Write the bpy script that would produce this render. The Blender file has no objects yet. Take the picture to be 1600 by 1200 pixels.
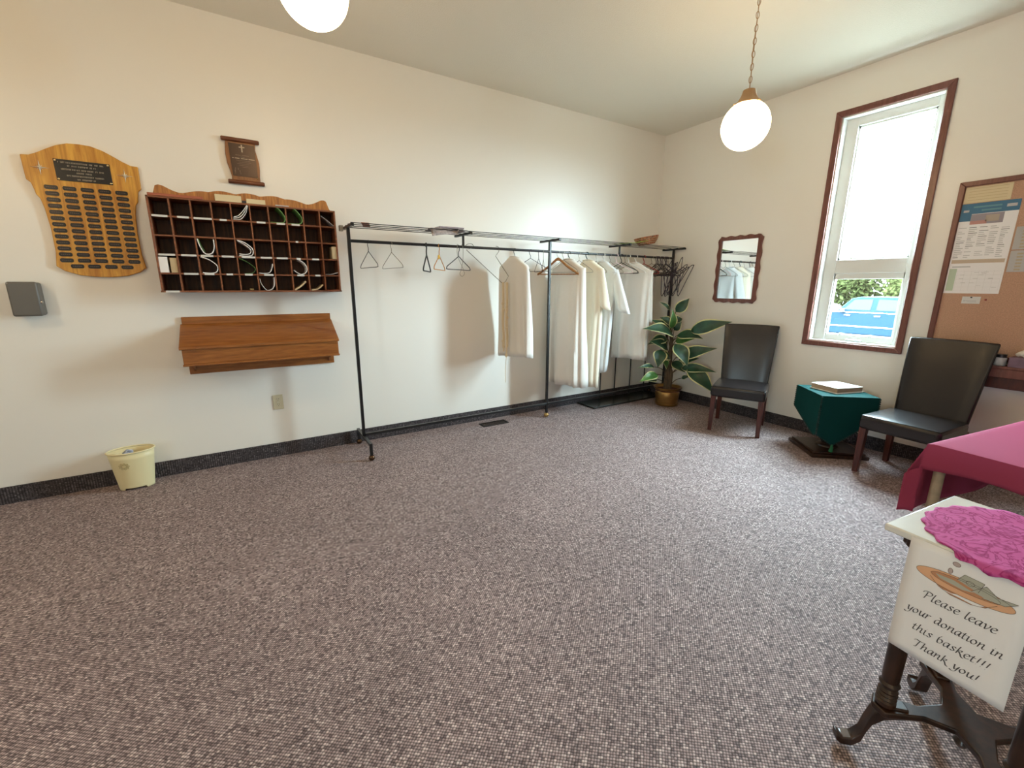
import bpy, bmesh, math, random
from mathutils import Vector, Matrix
random.seed(7)
PI = math.pi
scene = bpy.context.scene
C = scene.collection

# ------------------------------------------------------------------ camera
cam_d = bpy.data.cameras.new('camera')
cam = bpy.data.objects.new('camera', cam_d); C.objects.link(cam)
YAW, PITCH, ROLL = math.radians(58.353), math.radians(12.884), math.radians(0.185)
fw = Vector((math.cos(YAW)*math.cos(PITCH), math.sin(YAW)*math.cos(PITCH), -math.sin(PITCH)))
rt = Vector((math.sin(YAW), -math.cos(YAW), 0)); up = rt.cross(fw)
r2 = rt*math.cos(ROLL)+up*math.sin(ROLL); u2 = r2.cross(fw)
cam.matrix_world = Matrix(((r2.x,u2.x,-fw.x,-4.7555),(r2.y,u2.y,-fw.y,-4.0511),(r2.z,u2.z,-fw.z,1.45),(0,0,0,1)))
cam_d.sensor_width = 36; cam_d.lens = 669.586/1600*36; cam_d.clip_start = .03; cam_d.clip_end = 400
scene.camera = cam

# ------------------------------------------------------------------ light and exposure
SKY = 100.0
LAMP = 20.0
world = bpy.data.worlds.new('overcast_sky'); scene.world = world
world.use_nodes = True
bg = world.node_tree.nodes['Background']
bg.inputs[0].default_value = (.66, .90, 1, 1); bg.inputs[1].default_value = SKY
vs = scene.view_settings
vs.view_transform = 'Standard'; vs.look = 'None'; vs.gamma = 1; vs.use_curve_mapping = False
vs.exposure = 0.2
scene.cycles.use_denoising = True
scene.cycles.max_bounces = 10; scene.cycles.diffuse_bounces = 6; scene.cycles.transparent_max_bounces = 16
scene.cycles.caustics_reflective = False; scene.cycles.caustics_refractive = False
scene.cycles.sample_clamp_indirect = 8

def portal(name, loc, normal, sx, sy):          # helps the renderer find the daylight in an opening, gives none itself
    l = bpy.data.lights.new(name, 'AREA'); l.shape = 'RECTANGLE'; l.size = sx; l.size_y = sy
    l.cycles.is_portal = True
    o = bpy.data.objects.new(name, l); C.objects.link(o); o.location = loc
    o.rotation_euler = Vector(normal).to_track_quat('-Z', 'Y').to_euler()
portal('window_daylight_portal', (.2, -2.31, 1.93), (-1, 0, 0), .7, 2.02)

portal('fill_door_portal', (-9.12, -5.6, 1.45), (1, 0, 0), .26, .8)

# ------------------------------------------------------------------ helpers
class MB:
    def __init__(s): s.v = []; s.f = []; s.m = []
    def add(s, vs_, fs, mi=0):
        o = len(s.v); s.v += [tuple(p) for p in vs_]
        for f in fs: s.f.append([i+o for i in f]); s.m.append(mi)
        return s
    def box(s, x0, x1, y0, y1, z0, z1, mi=0, M=None):
        vs_ = [Vector((x, y, z)) for x in (x0, x1) for y in (y0, y1) for z in (z0, z1)]
        if M: vs_ = [M @ p for p in vs_]
        return s.add(vs_, [(0,1,3,2),(4,6,7,5),(0,4,5,1),(2,3,7,6),(0,2,6,4),(1,5,7,3)], mi)
    def tube(s, pts, r, n=8, closed=False, mi=0, cap=True):
        pts = [Vector(p) for p in pts]; N = len(pts)
        rs = r if isinstance(r, (list, tuple)) else [r]*N
        T = []
        for i in range(N):
            a = pts[(i-1) % N] if (closed or i > 0) else pts[i]
            b = pts[(i+1) % N] if (closed or i < N-1) else pts[i]
            t = (b-a); T.append(t.normalized() if t.length > 1e-9 else Vector((0,0,1)))
        ref = Vector((0,0,1)) if abs(T[0].z) < .9 else Vector((1,0,0))
        nrm = T[0].cross(ref).normalized(); vs_ = []
        for i in range(N):
            nrm = (nrm - T[i]*nrm.dot(T[i])); nrm = nrm.normalized() if nrm.length > 1e-6 else T[i].orthogonal().normalized()
            bi = T[i].cross(nrm)
            for k in range(n):
                a = 2*PI*k/n; vs_.append(pts[i]+(nrm*math.cos(a)+bi*math.sin(a))*rs[i])
        fs = []
        for i in range(N if closed else N-1):
            j = (i+1) % N
            for k in range(n): fs.append((i*n+k, i*n+(k+1) % n, j*n+(k+1) % n, j*n+k))
        if not closed and cap: fs += [tuple(range(n))[::-1], tuple((N-1)*n+k for k in range(n))]
        return s.add(vs_, fs, mi)
    def cyl(s, p0, p1, r0, r1=None, n=16, mi=0): return s.tube([p0, p1], [r0, r0 if r1 is None else r1], n, mi=mi)
    def lathe(s, prof, n=24, c=(0,0,0), mi=0, sx=1, sy=1):
        vs_ = []; c = Vector(c)
        for r, z in prof:
            for k in range(n):
                a = 2*PI*k/n; vs_.append(c+Vector((r*sx*math.cos(a), r*sy*math.sin(a), z)))
        fs = []
        for i in range(len(prof)-1):
            for k in range(n): fs.append((i*n+k, i*n+(k+1) % n, (i+1)*n+(k+1) % n, (i+1)*n+k))
        if prof[0][0] > 1e-5: fs.append(tuple(range(n))[::-1])
        if prof[-1][0] > 1e-5: fs.append(tuple((len(prof)-1)*n+k for k in range(n)))
        return s.add(vs_, fs, mi)
    def prism(s, poly, f0, f1, mi=0):       # poly: 2-D points, f0/f1 map a 2-D point to 3-D for the two faces
        n = len(poly); vs_ = [f0(*p) for p in poly]+[f1(*p) for p in poly]
        return s.add(vs_, [tuple(range(n)), tuple(range(2*n-1, n-1, -1))]+[(i, i+n, (i+1) % n+n, (i+1) % n) for i in range(n)], mi)
    def grid(s, fn, nu, nv, mi=0, wrap=False):
        vs_ = [fn(i/nu, j/nv) for j in range(nv+1) for i in range(nu+1)]
        return s.add(vs_, [(j*(nu+1)+i, j*(nu+1)+i+1, (j+1)*(nu+1)+i+1, (j+1)*(nu+1)+i) for j in range(nv) for i in range(nu)], mi)
    def ball(s, c, r, n=14, m=9, sc=(1,1,1), mi=0):
        prof = [(max(1e-6, r*math.sin(PI*i/m)), -r*math.cos(PI*i/m)) for i in range(m+1)]
        b = MB().lathe(prof, n); return s.add([Vector(c)+Vector((p[0]*sc[0], p[1]*sc[1], p[2]*sc[2])) for p in b.v], b.f, mi)
    def mesh(s, name, mats, smooth=True, angle=40):
        me = bpy.data.meshes.new(name); me.from_pydata(s.v, [], s.f)
        for i, p in enumerate(me.polygons): p.material_index = s.m[i]
        bm = bmesh.new(); bm.from_mesh(me)
        bmesh.ops.remove_doubles(bm, verts=bm.verts, dist=1e-5)
        bmesh.ops.recalc_face_normals(bm, faces=bm.faces); bm.to_mesh(me); bm.free()
        for m in (mats if isinstance(mats, (list, tuple)) else [mats]): me.materials.append(m)
        if smooth:
            me.polygons.foreach_set('use_smooth', [True]*len(me.polygons)); me.set_sharp_from_angle(angle=math.radians(angle))
        me.update(); return me
    def build(s, name, mats, parent=None, smooth=True, bevel=0, solid=0, sub=0, label=None, angle=40, seg=2):
        return link(name, s.mesh(name, mats, smooth, angle), parent, bevel, solid, sub, label, seg)
def link(name, me, parent=None, bevel=0, solid=0, sub=0, label=None, seg=2):
    o = bpy.data.objects.new(name, me); C.objects.link(o)
    if parent: o.parent = parent
    if solid: m = o.modifiers.new('solid', 'SOLIDIFY'); m.thickness = solid; m.offset = 0
    if bevel: m = o.modifiers.new('bevel', 'BEVEL'); m.width = bevel; m.segments = seg; m.limit_method = 'ANGLE'
    if sub: m = o.modifiers.new('sub', 'SUBSURF'); m.levels = sub; m.render_levels = sub
    if label: o['label'] = label
    return o
def thing(name, label, cat, loc=(0,0,0), rotz=0, group=None):
    o = bpy.data.objects.new(name, None); C.objects.link(o); o.empty_display_size = .1
    o.location = loc; o.rotation_euler = (0, 0, rotz); o['label'] = label; o['category'] = cat
    if group: o['group'] = group
    return o
def tag(o, label, cat, group=None):
    o['label'] = label; o['category'] = cat
    if group: o['group'] = group
    return o
def struct(o, label=None, cat=None):
    o['kind'] = 'structure'
    if label: o['label'] = label
    if cat: o['category'] = cat
    return o
def copy_tree(o, parent=None):
    c = o.copy(); C.objects.link(c); c.parent = parent
    for ch in list(o.children): copy_tree(ch, c)
    return c
def smooth_path(pts, k=6, closed=False):
    pts = [Vector(p) for p in pts]; n = len(pts); out = []
    for i in range(n if closed else n-1):
        p0 = pts[(i-1) % n] if (closed or i) else pts[0]; p1 = pts[i]; p2 = pts[(i+1) % n]
        p3 = pts[(i+2) % n] if (closed or i+2 < n) else pts[-1]
        for j in range(k):
            t = j/k; out.append(.5*((2*p1)+(p2-p0)*t+(2*p0-5*p1+4*p2-p3)*t*t+(3*p1-p0-3*p2+p3)*t**3))
    if not closed: out.append(pts[-1])
    return out

# ------------------------------------------------------------------ materials
def mat(name, col, rough=.5, metal=0, spec=.5, bump=0, bscale=200, var=0, vscale=8, coat=0, sheen=0):
    m = bpy.data.materials.new(name); m.use_nodes = True
    nt = m.node_tree; b = nt.nodes['Principled BSDF']
    b.inputs['Base Color'].default_value = (*col, 1); b.inputs['Roughness'].default_value = rough
    b.inputs['Metallic'].default_value = metal; b.inputs['Specular IOR Level'].default_value = spec
    if coat: b.inputs['Coat Weight'].default_value = coat; b.inputs['Coat Roughness'].default_value = .15
    if sheen: b.inputs['Sheen Weight'].default_value = sheen
    if bump or var:
        tc = nt.nodes.new('ShaderNodeTexCoord')
    if var:
        n = nt.nodes.new('ShaderNodeTexNoise'); n.inputs['Scale'].default_value = vscale; n.inputs['Detail'].default_value = 4
        nt.links.new(tc.outputs['Object'], n.inputs['Vector'])
        r = nt.nodes.new('ShaderNodeValToRGB'); e = r.color_ramp.elements
        e[0].position = .3; e[1].position = .7
        e[0].color = (*[max(0, c*(1-var)) for c in col], 1); e[1].color = (*[min(1, c*(1+var)) for c in col], 1)
        nt.links.new(n.outputs['Fac'], r.inputs['Fac']); nt.links.new(r.outputs['Color'], b.inputs['Base Color'])
    if bump:
        n = nt.nodes.new('ShaderNodeTexNoise'); n.inputs['Scale'].default_value = bscale; n.inputs['Detail'].default_value = 3
        nt.links.new(tc.outputs['Object'], n.inputs['Vector'])
        bp = nt.nodes.new('ShaderNodeBump'); bp.inputs['Strength'].default_value = bump; bp.inputs['Distance'].default_value = .003
        nt.links.new(n.outputs['Fac'], bp.inputs['Height']); nt.links.new(bp.outputs['Normal'], b.inputs['Normal'])
    return m
def wood(name, dark, light, stretch=(1,1,12), scale=6, rough=.4, wavy=.0, lo=.35, hi=.68):
    m = bpy.data.materials.new(name); m.use_nodes = True
    nt = m.node_tree; b = nt.nodes['Principled BSDF']; b.inputs['Roughness'].default_value = rough
    tc = nt.nodes.new('ShaderNodeTexCoord'); mp = nt.nodes.new('ShaderNodeMapping')
    mp.inputs['Scale'].default_value = stretch
    nt.links.new(tc.outputs['Object'], mp.inputs['Vector'])
    n = nt.nodes.new('ShaderNodeTexNoise'); n.inputs['Scale'].default_value = scale; n.inputs['Detail'].default_value = 6
    n.inputs['Roughness'].default_value = .62; n.inputs['Distortion'].default_value = wavy
    nt.links.new(mp.outputs['Vector'], n.inputs['Vector'])
    r = nt.nodes.new('ShaderNodeValToRGB'); e = r.color_ramp.elements
    e[0].position = lo; e[1].position = hi; e[0].color = (*dark, 1); e[1].color = (*light, 1)
    nt.links.new(n.outputs['Fac'], r.inputs['Fac']); nt.links.new(r.outputs['Color'], b.inputs['Base Color'])
    bp = nt.nodes.new('ShaderNodeBump'); bp.inputs['Strength'].default_value = .08; bp.inputs['Distance'].default_value = .002
    nt.links.new(n.outputs['Fac'], bp.inputs['Height']); nt.links.new(bp.outputs['Normal'], b.inputs['Normal'])
    return m
def emit(name, col, strength):
    m = bpy.data.materials.new(name); m.use_nodes = True; nt = m.node_tree
    nt.nodes.remove(nt.nodes['Principled BSDF'])
    e = nt.nodes.new('ShaderNodeEmission'); e.inputs[0].default_value = (*col, 1); e.inputs[1].default_value = strength
    nt.links.new(e.outputs[0], nt.nodes['Material Output'].inputs[0]); return m
def glass(name, tint=(1,1,1), refl=.06):
    m = bpy.data.materials.new(name); m.use_nodes = True; nt = m.node_tree
    nt.nodes.remove(nt.nodes['Principled BSDF'])
    t = nt.nodes.new('ShaderNodeBsdfTransparent'); t.inputs[0].default_value = (*tint, 1)
    g = nt.nodes.new('ShaderNodeBsdfGlossy'); g.inputs['Roughness'].default_value = .03
    x = nt.nodes.new('ShaderNodeMixShader'); x.inputs[0].default_value = refl
    nt.links.new(t.outputs[0], x.inputs[1]); nt.links.new(g.outputs[0], x.inputs[2])
    nt.links.new(x.outputs[0], nt.nodes['Material Output'].inputs[0]); return m

def carpet_mat(name, dark, mid, light, ribs=True):
    m = bpy.data.materials.new(name); m.use_nodes = True; nt = m.node_tree; b = nt.nodes['Principled BSDF']
    b.inputs['Roughness'].default_value = .75; b.inputs['Specular IOR Level'].default_value = .45
    tc = nt.nodes.new('ShaderNodeTexCoord')
    mp = nt.nodes.new('ShaderNodeMapping'); mp.inputs['Rotation'].default_value = (0, 0, math.radians(-46))
    mp.inputs['Scale'].default_value = (1, 1.2, 1)          # loops lie in rows
    nt.links.new(tc.outputs['Object'], mp.inputs['Vector'])
    v = nt.nodes.new('ShaderNodeTexVoronoi'); v.inputs['Scale'].default_value = 98; v.inputs['Randomness'].default_value = .2
    v.voronoi_dimensions = '2D' if ribs else '3D'
    nt.links.new(mp.outputs['Vector'], v.inputs['Vector'])
    r = nt.nodes.new('ShaderNodeValToRGB'); r.color_ramp.interpolation = 'LINEAR'
    e = r.color_ramp.elements; e[0].position = .0; e[0].color = (*dark, 1); e[1].position = 1; e[1].color = (*light, 1)
    k = e.new(.35); k.color = (*mid, 1); k = e.new(.75); k.color = (*[c*1.12 for c in mid], 1)
    sp = nt.nodes.new('ShaderNodeSeparateColor'); nt.links.new(v.outputs['Color'], sp.inputs['Color'])
    nt.links.new(sp.outputs[0], r.inputs['Fac'])
    n2 = nt.nodes.new('ShaderNodeTexNoise'); n2.inputs['Scale'].default_value = 1.3; n2.inputs['Detail'].default_value = 5
    nt.links.new(tc.outputs['Object'], n2.inputs['Vector'])
    r2_ = nt.nodes.new('ShaderNodeMapRange'); r2_.inputs['From Min'].default_value = .3; r2_.inputs['From Max'].default_value = .7
    r2_.inputs['To Min'].default_value = .9; r2_.inputs['To Max'].default_value = 1.08
    nt.links.new(n2.outputs['Fac'], r2_.inputs['Value'])
    mx = nt.nodes.new('ShaderNodeMix'); mx.data_type = 'RGBA'; mx.blend_type = 'MULTIPLY'; mx.inputs['Factor'].default_value = 1
    nt.links.new(r.outputs['Color'], mx.inputs['A']); nt.links.new(r2_.outputs['Result'], mx.inputs['B'])
    gp = nt.nodes.new('ShaderNodeMapRange'); gp.inputs['From Min'].default_value = .20; gp.inputs['From Max'].default_value = .58
    gp.inputs['To Min'].default_value = 1.3; gp.inputs['To Max'].default_value = .30         # darker between the yarn loops
    nt.links.new(v.outputs['Distance'], gp.inputs['Value'])
    my = nt.nodes.new('ShaderNodeMix'); my.data_type = 'RGBA'; my.blend_type = 'MULTIPLY'; my.inputs['Factor'].default_value = 1
    nt.links.new(mx.outputs['Result'], my.inputs['A']); nt.links.new(gp.outputs['Result'], my.inputs['B'])
    nt.links.new(my.outputs['Result'], b.inputs['Base Color'])
    bp = nt.nodes.new('ShaderNodeBump'); bp.inputs['Strength'].default_value = .7; bp.inputs['Distance'].default_value = .004
    bp.invert = True
    nt.links.new(v.outputs['Distance'], bp.inputs['Height']); nt.links.new(bp.outputs['Normal'], b.inputs['Normal'])
    return m

M = {}
M['wall'] = mat('wall_paint', (.83, .80, .74), .36, bump=.05, bscale=90, spec=.45)
M['ceiling'] = mat('stippled_ceiling', (.80, .775, .69), .8, bump=.6, bscale=110)
M['carpet'] = carpet_mat('carpet', (.13, .092, .094), (.32, .240, .236), (.60, .49, .47))
M['base'] = carpet_mat('carpet_base', (.030, .024, .027), (.080, .064, .069), (.16, .135, .14), ribs=False)
M['black'] = mat('black_metal', (.008, .008, .009), .3, spec=.5)
M['dkwire'] = mat('dark_wire', (.03, .03, .035), .35, metal=.6)
M['wire'] = mat('bare_wire', (.28, .25, .2), .3, metal=.9)
M['brass'] = mat('brass', (.55, .36, .14), .3, metal=1)
M['chrome'] = mat('chrome', (.6, .6, .6), .15, metal=1)
M['oak'] = wood('light_oak', (.44, .175, .018), (.74, .40, .062), (16, 16, 1.2), 2.6, .4, .8)
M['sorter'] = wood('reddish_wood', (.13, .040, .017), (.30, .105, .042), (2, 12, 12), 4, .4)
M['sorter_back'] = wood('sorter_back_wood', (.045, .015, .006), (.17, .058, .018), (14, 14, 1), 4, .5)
M['crest'] = wood('crest_wood', (.24, .08, .016), (.52, .22, .055), (16, 16, 1.2), 4, .4)
M['desk'] = wood('desk_wood', (.21, .065, .012), (.36, .13, .028), (1.5, 14, 14), 4, .35)
M['scroll'] = wood('scroll_wood', (.17, .06, .018), (.30, .12, .035), (14, 14, 1.5), 5, .4)
M['scroll_rod'] = wood('scroll_rod_wood', (.10, .03, .012), (.19, .06, .022), (1.5, 14, 14), 5, .35)
M['cherry'] = wood('cherry_trim', (.125, .040, .030), (.21, .078, .058), (14, 14, 1.5), 4, .35)
M['mahog'] = wood('mahogany', (.045, .010, .007), (.10, .024, .014), (14, 14, 1.5), 4, .3)
M['antique'] = wood('antique_dark_wood', (.012, .005, .003), (.045, .018, .009), (8, 8, 2), 5, .3)
M['blackpl'] = mat('black_plate', (.012, .008, .007), .25)
M['brown_pl'] = mat('bronze_plate', (.045, .022, .014), .3, metal=.3)
M['letter'] = mat('engraved_letters', (.45, .38, .28), .5)
M['letter_dim'] = mat('engraved_dim', (.16, .11, .08), .5)
M['letter_white'] = mat('engraved_bright', (.5, .42, .32), .4)
M['gold'] = mat('gold', (.8, .62, .3), .25, metal=1)
M['star'] = mat('silver_star', (.78, .72, .60), .3, metal=.3)
M['greybox'] = mat('grey_metal_box', (.125, .115, .10), .45)
M['ivory'] = mat('ivory_plastic', (.60, .54, .38), .35)
M['slot'] = mat('slot_black', (.01, .01, .01), .6)
M['bin'] = mat('cream_plastic', (.78, .68, .40), .4)
M['binprint'] = mat('bin_print', (.46, .36, .16), .5)
M['paper'] = mat('white_paper', (.86, .85, .85), .7)
M['paper_g'] = mat('grey_paper', (.52, .50, .50), .6)
M['green_p'] = mat('green_paper', (.16, .33, .10), .6)
M['cream_p'] = mat('cream_card', (.68, .57, .36), .6)
M['buff'] = mat('buff_card', (.50, .38, .22), .6)
M['red_p'] = mat('rust_folder', (.36, .10, .05), .5)
M['dark_p'] = mat('dark_book', (.03, .025, .03), .5)
M['leather'] = mat('dark_leather', (.014, .012, .013), .27, bump=.10, bscale=60, spec=.5)
M['robe'] = mat('white_cotton', (.78, .745, .69), .9, bump=.35, bscale=16, spec=.1)
M['robe_c'] = mat('cream_cotton', (.80, .735, .60), .9, bump=.35, bscale=16, spec=.1)
M['robe_b'] = mat('bluish_white_cotton', (.76, .78, .78), .9, bump=.35, bscale=16, spec=.1)
M['rope'] = mat('cream_rope', (.74, .62, .42), .8, bump=.6, bscale=300)
M['hang_wood'] = wood('hanger_wood', (.30, .12, .03), (.45, .20, .06), (10, 10, 2), 6, .35)
M['p_white'] = mat('white_plastic', (.75, .74, .72), .3)
M['p_pink'] = mat('pale_pink_plastic', (.75, .60, .60), .3)
M['p_dark'] = mat('dark_plastic', (.02, .02, .025), .3)
M['p_red'] = mat('red_plastic', (.35, .03, .03), .3)
M['p_teal'] = mat('dark_teal_plastic', (.01, .06, .07), .3)
M['p_orange'] = mat('orange_wrap', (.55, .22, .03), .5)
M['p_yellow'] = mat('yellow_yarn', (.75, .45, .05), .7)
M['floral'] = mat('black_floral_wrap', (.02, .02, .02), .6, var=1.0, vscale=60)
M['purple'] = mat('purplish_wire', (.055, .045, .065), .4, metal=.3)
M['mirror'] = mat('mirror_glass', (.92, .93, .92), .02, metal=1)
M['vinyl'] = mat('white_vinyl', (.78, .80, .78), .4)
M['glass'] = glass('window_glass')
M['cork'] = mat('cork', (.50, .30, .20), .9, var=.16, vscale=160, bump=.3, bscale=300)
M['pot'] = mat('brass_pot', (.34, .19, .06), .32, metal=.85, var=.25, vscale=10)
M['soil'] = mat('potting_bark', (.09, .03, .018), .9, bump=.8, bscale=60)
M['trunk'] = wood('cane_stem', (.045, .03, .015), (.13, .085, .045), (20, 20, 1.5), 6, .7)
M['leaf'] = mat('leaf_green', (.014, .058, .028), .4, var=.35, vscale=14)
M['leaf_l'] = mat('leaf_light_green', (.06, .17, .035), .35, var=.3, vscale=14)
M['leaf_e'] = mat('leaf_cream_edge', (.62, .60, .30), .4)
M['gcloth'] = mat('green_felt', (.003, .045, .042), .85, spec=.12)
M['maroon'] = mat('maroon_cloth', (.36, .06, .125), .9, bump=.1, bscale=30, spec=.12)
M['legmetal'] = mat('beige_leg', (.46, .40, .30), .4, var=.12, vscale=40)
M['tabletop'] = mat('folding_top', (.30, .24, .18), .6)
M['marble'] = mat('white_marble', (.74, .73, .68), .2, var=.06, vscale=6)
M['boxside'] = mat('tan_box_side', (.40, .27, .18), .6)
M['boxtop'] = mat('white_box_top', (.80, .80, .77), .5)
M['print'] = mat('grey_print', (.22, .22, .23), .7)
M['print_l'] = mat('light_print', (.50, .50, .50), .7)
M['ink'] = mat('charcoal_ink', (.085, .08, .085), .7)
M['tan1'] = mat('plate_print_tan', (.75, .42, .24), .7)
M['tan2'] = mat('plate_print_dark', (.52, .25, .13), .7)
M['bill'] = mat('bill_print', (.44, .44, .36), .7)
M['coin'] = mat('coin_print', (.50, .40, .38), .7)
M['outline'] = mat('outline_print', (.06, .04, .03), .7)
M['blue_p'] = mat('blue_print', (.05, .16, .27), .6)
M['pic_p'] = mat('photo_print', (.30, .27, .30), .6)
M['pic_r'] = mat('photo_print_rose', (.50, .25, .22), .6)
M['pic_b'] = mat('photo_print_tan', (.42, .35, .28), .6)
M['gcal'] = mat('calendar_green', (.50, .60, .46), .7)
M['tan_b'] = mat('calendar_tan', (.55, .44, .33), .7)
M['wicker'] = mat('wicker', (.36, .13, .06), .6, var=.8, vscale=45, bump=.8, bscale=80)
M['palm'] = mat('palm_green', (.25, .38, .05), .5)
M['news'] = mat('newsprint', (.33, .29, .29), .7, var=.5, vscale=28)
M['tissue'] = mat('tissue', (.80, .76, .68), .9)
M['mauve'] = mat('mauve_box', (.19, .12, .17), .5, var=.2, vscale=20)
M['label_w'] = mat('white_label', (.66, .66, .64), .5)

# ------------------------------------------------------------------ the room
XW, YW, HC = -9.0, -7.5, 3.291
def wallbox(name, rects, m=M['wall']):
    b = MB()
    for r in rects: b.box(*r)
    return struct(b.build(name, m, smooth=False))
struct(MB().box(XW-.2, .2, YW-.2, .2, -.2, 0).build('floor', M['carpet'], smooth=False), 'speckled mauve grey loop carpet floor', 'floor')
struct(MB().box(XW-.2, .2, YW-.2, .2, HC, HC+.2).build('ceiling', M['ceiling'], smooth=False), 'flat stippled cream ceiling', 'ceiling')
wallbox('wall_left', [(XW-.2, .2, 0, .2, 0, HC)])
WY0, WY1, WZ0, WZ1 = -2.655, -1.965, .935, 2.928
wallbox('wall_right', [(0, .2, WY1, 0, 0, HC), (0, .2, YW, WY0, 0, HC), (0, .2, WY0, WY1, 0, WZ0), (0, .2, WY0, WY1, WZ1, HC)])
wallbox('wall_back', [(XW-.2, .2, YW-.2, YW, 0, HC)])
DY0, DY1, DH = -6.0, -5.2, 2.05
wallbox('wall_side', [(XW-.2, XW, DY1, 0, 0, HC), (XW-.2, XW, YW, DY0, 0, HC), (XW-.2, XW, DY0, DY1, DH, HC)])
struct(MB().box(XW, 0, -.012, 0, 0, .118).build('baseboard_left', M['base'], smooth=False), 'dark carpet strip baseboard under the coat rack', 'baseboard')
struct(MB().box(-.012, 0, YW, -.012, 0, .118).build('baseboard_right', M['base'], smooth=False), 'dark carpet strip baseboard along the window wall', 'baseboard')

# unseen door with one glazed panel, added to let in fill daylight
d1 = thing('fill_door_1', 'unseen white door with a glazed panel added for fill daylight', 'door', (XW-.1, (DY0+DY1)/2, 0)); d1['kind'] = 'structure'
hw = (DY1-DY0)/2
fb = MB()
for y0, y1, z0, z1 in ((-hw, -.13, 0, DH), (.13, hw, 0, DH), (-.13, .13, 1.85, DH), (-.13, .13, 0, 1.05)): fb.box(-.022, .022, y0, y1, z0, z1)
fb.build('door_leaf', M['vinyl'], d1)
MB().box(-.004, .004, -.13, .13, 1.05, 1.85).build('pane', M['glass'], d1, smooth=False)

# tall window
w1 = thing('window_1', 'tall narrow white framed window with reddish wood casing', 'window', (0, -2.31, .9)); w1['kind'] = 'structure'
def wl(y, z): return (y+2.31, z-.9)
def wbox(name, x0, x1, y0, y1, z0, z1, m, p=w1, bevel=.003):
    return MB().box(x0, x1, y0+2.31, y1+2.31, z0-.9, z1-.9).build(name, m, p, bevel=bevel)
cy0, cy1, cz0, cz1 = -2.703, -1.915, .890, 2.980
def mitre(pts):  # casing board with mitred ends
    return MB().prism(pts, lambda y, z: (0, y+2.31, z-.9), lambda y, z: (-.018, y+2.31, z-.9)).build('casing', M['cherry'], w1, bevel=.004)
mitre([(cy0,cz0),(cy1,cz0),(WY1,WZ0),(WY0,WZ0)]); mitre([(cy0,cz1),(cy1,cz1),(WY1,WZ1),(WY0,WZ1)])
mitre([(cy0,cz0),(cy0,cz1),(WY0,WZ1),(WY0,WZ0)]); mitre([(cy1,cz0),(cy1,cz1),(WY1,WZ1),(WY1,WZ0)])
wbox('jamb', -.002, .13, WY1-.012, WY1, WZ0, WZ1, M['vinyl']); wbox('jamb', -.002, .13, WY0, WY0+.012, WZ0, WZ1, M['vinyl'])
wbox('jamb', -.002, .13, WY0, WY1, WZ1-.012, WZ1, M['vinyl']); wbox('stool', -.004, .13, WY0, WY1, WZ0, WZ0+.014, M['vinyl'])
fx0, fx1 = .075, .13
GY0, GY1 = -2.595, -2.068
for nm, y0, y1, z0, z1 in (('frame_side', WY0+.012, GY0, WZ0+.014, WZ1-.012), ('frame_side', GY1, WY1-.012, WZ0+.014, WZ1-.012),
                           ('frame_head', GY0, GY1, 2.845, WZ1-.012), ('mullion', GY0, GY1, 1.575, 1.697)):
    wbox(nm, fx0, fx1, y0, y1, z0, z1, M['vinyl'])
sash = MB()
for y0, y1, z0, z1 in ((GY0, GY0+.012, 1.0, 1.575), (GY1-.012, GY1, 1.0, 1.575), (GY0, GY1, 1.522, 1.575), (GY0, GY1, WZ0+.014, 1.008)):
    sash.box(.085, .125, y0+2.31, y1+2.31, z0-.9, z1-.9)
sash.build('sash', M['vinyl'], w1, bevel=.003)
bead = MB()
for y0, y1, z0, z1 in ((GY0, GY0+.014, 1.697, 2.845), (GY1-.014, GY1, 1.697, 2.845), (GY0, GY1, 1.697, 1.712), (GY0, GY1, 2.83, 2.845)):
    bead.box(.092, .11, y0+2.31, y1+2.31, z0-.9, z1-.9)
bead.build('glazing_bead', M['vinyl'], w1)
wbox('pane', .098, .102, GY0, GY1, 1.70, 2.84, M['glass'], bevel=0); wbox('pane', .103, .107, GY0, GY1, 1.0, 1.53, M['glass'], bevel=0)
for yy in (-2.20, -2.43):
    lk = wbox('sash_latch', .07, .086, yy-.014, yy+.014, 1.0, 1.022, M['vinyl'], bevel=.004)
crk = wbox('crank_base', .055, .085, -2.37, -2.25, .955, .973, M['vinyl'], bevel=.006)
MB().tube([(.055, -.02, .062), (.045, -.03, .072), (.042, -.055, .070)], .005, 8).build('crank_handle', M['vinyl'], crk)

# ------------------------------------------------------------------ outside the window
GZ = -.65
struct(MB().box(.6, 90, -60, 70, GZ-.2, GZ).build('ground_outside', mat('grey_gravel', (.15, .14, .12), .9, var=.15, vscale=1.5), smooth=False), 'pale gravel ground outside', 'ground')
M['carblue'] = mat('blue_car_paint', (.004, .011, .020), .5, spec=.03)
M['carglass'] = mat('car_glass', (.006, .006, .006), .3, spec=.1)
M['tyre'] = mat('tyre', (.015, .015, .015), .8)
car = thing('pickup_truck', 'blue four door truck parked outside the window', 'truck', (14, 2.4, GZ))
def cp(y, z): return y, z
prof = [(-2.7,.42),(-2.72,1.22),(-1.05,1.24),(1.05,1.26),(2.35,1.2),(2.5,1.05),(2.52,.5),(2.3,.42)]
MB().prism(prof, lambda y, z: (.0, y, z), lambda y, z: (1.85, y, z)).build('body', M['carblue'], car, bevel=.05)
cab = [(-1.15,1.22),(-.95,1.70),(-.75,1.76),(.35,1.76),(.62,1.70),(1.0,1.24)]
cabo = MB().prism(cab, lambda y, z: (.06+max(0, z-1.24)*.28, y, z), lambda y, z: (1.79-max(0, z-1.24)*.28, y, z)).build('cab', M['carblue'], car, bevel=.03)
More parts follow.
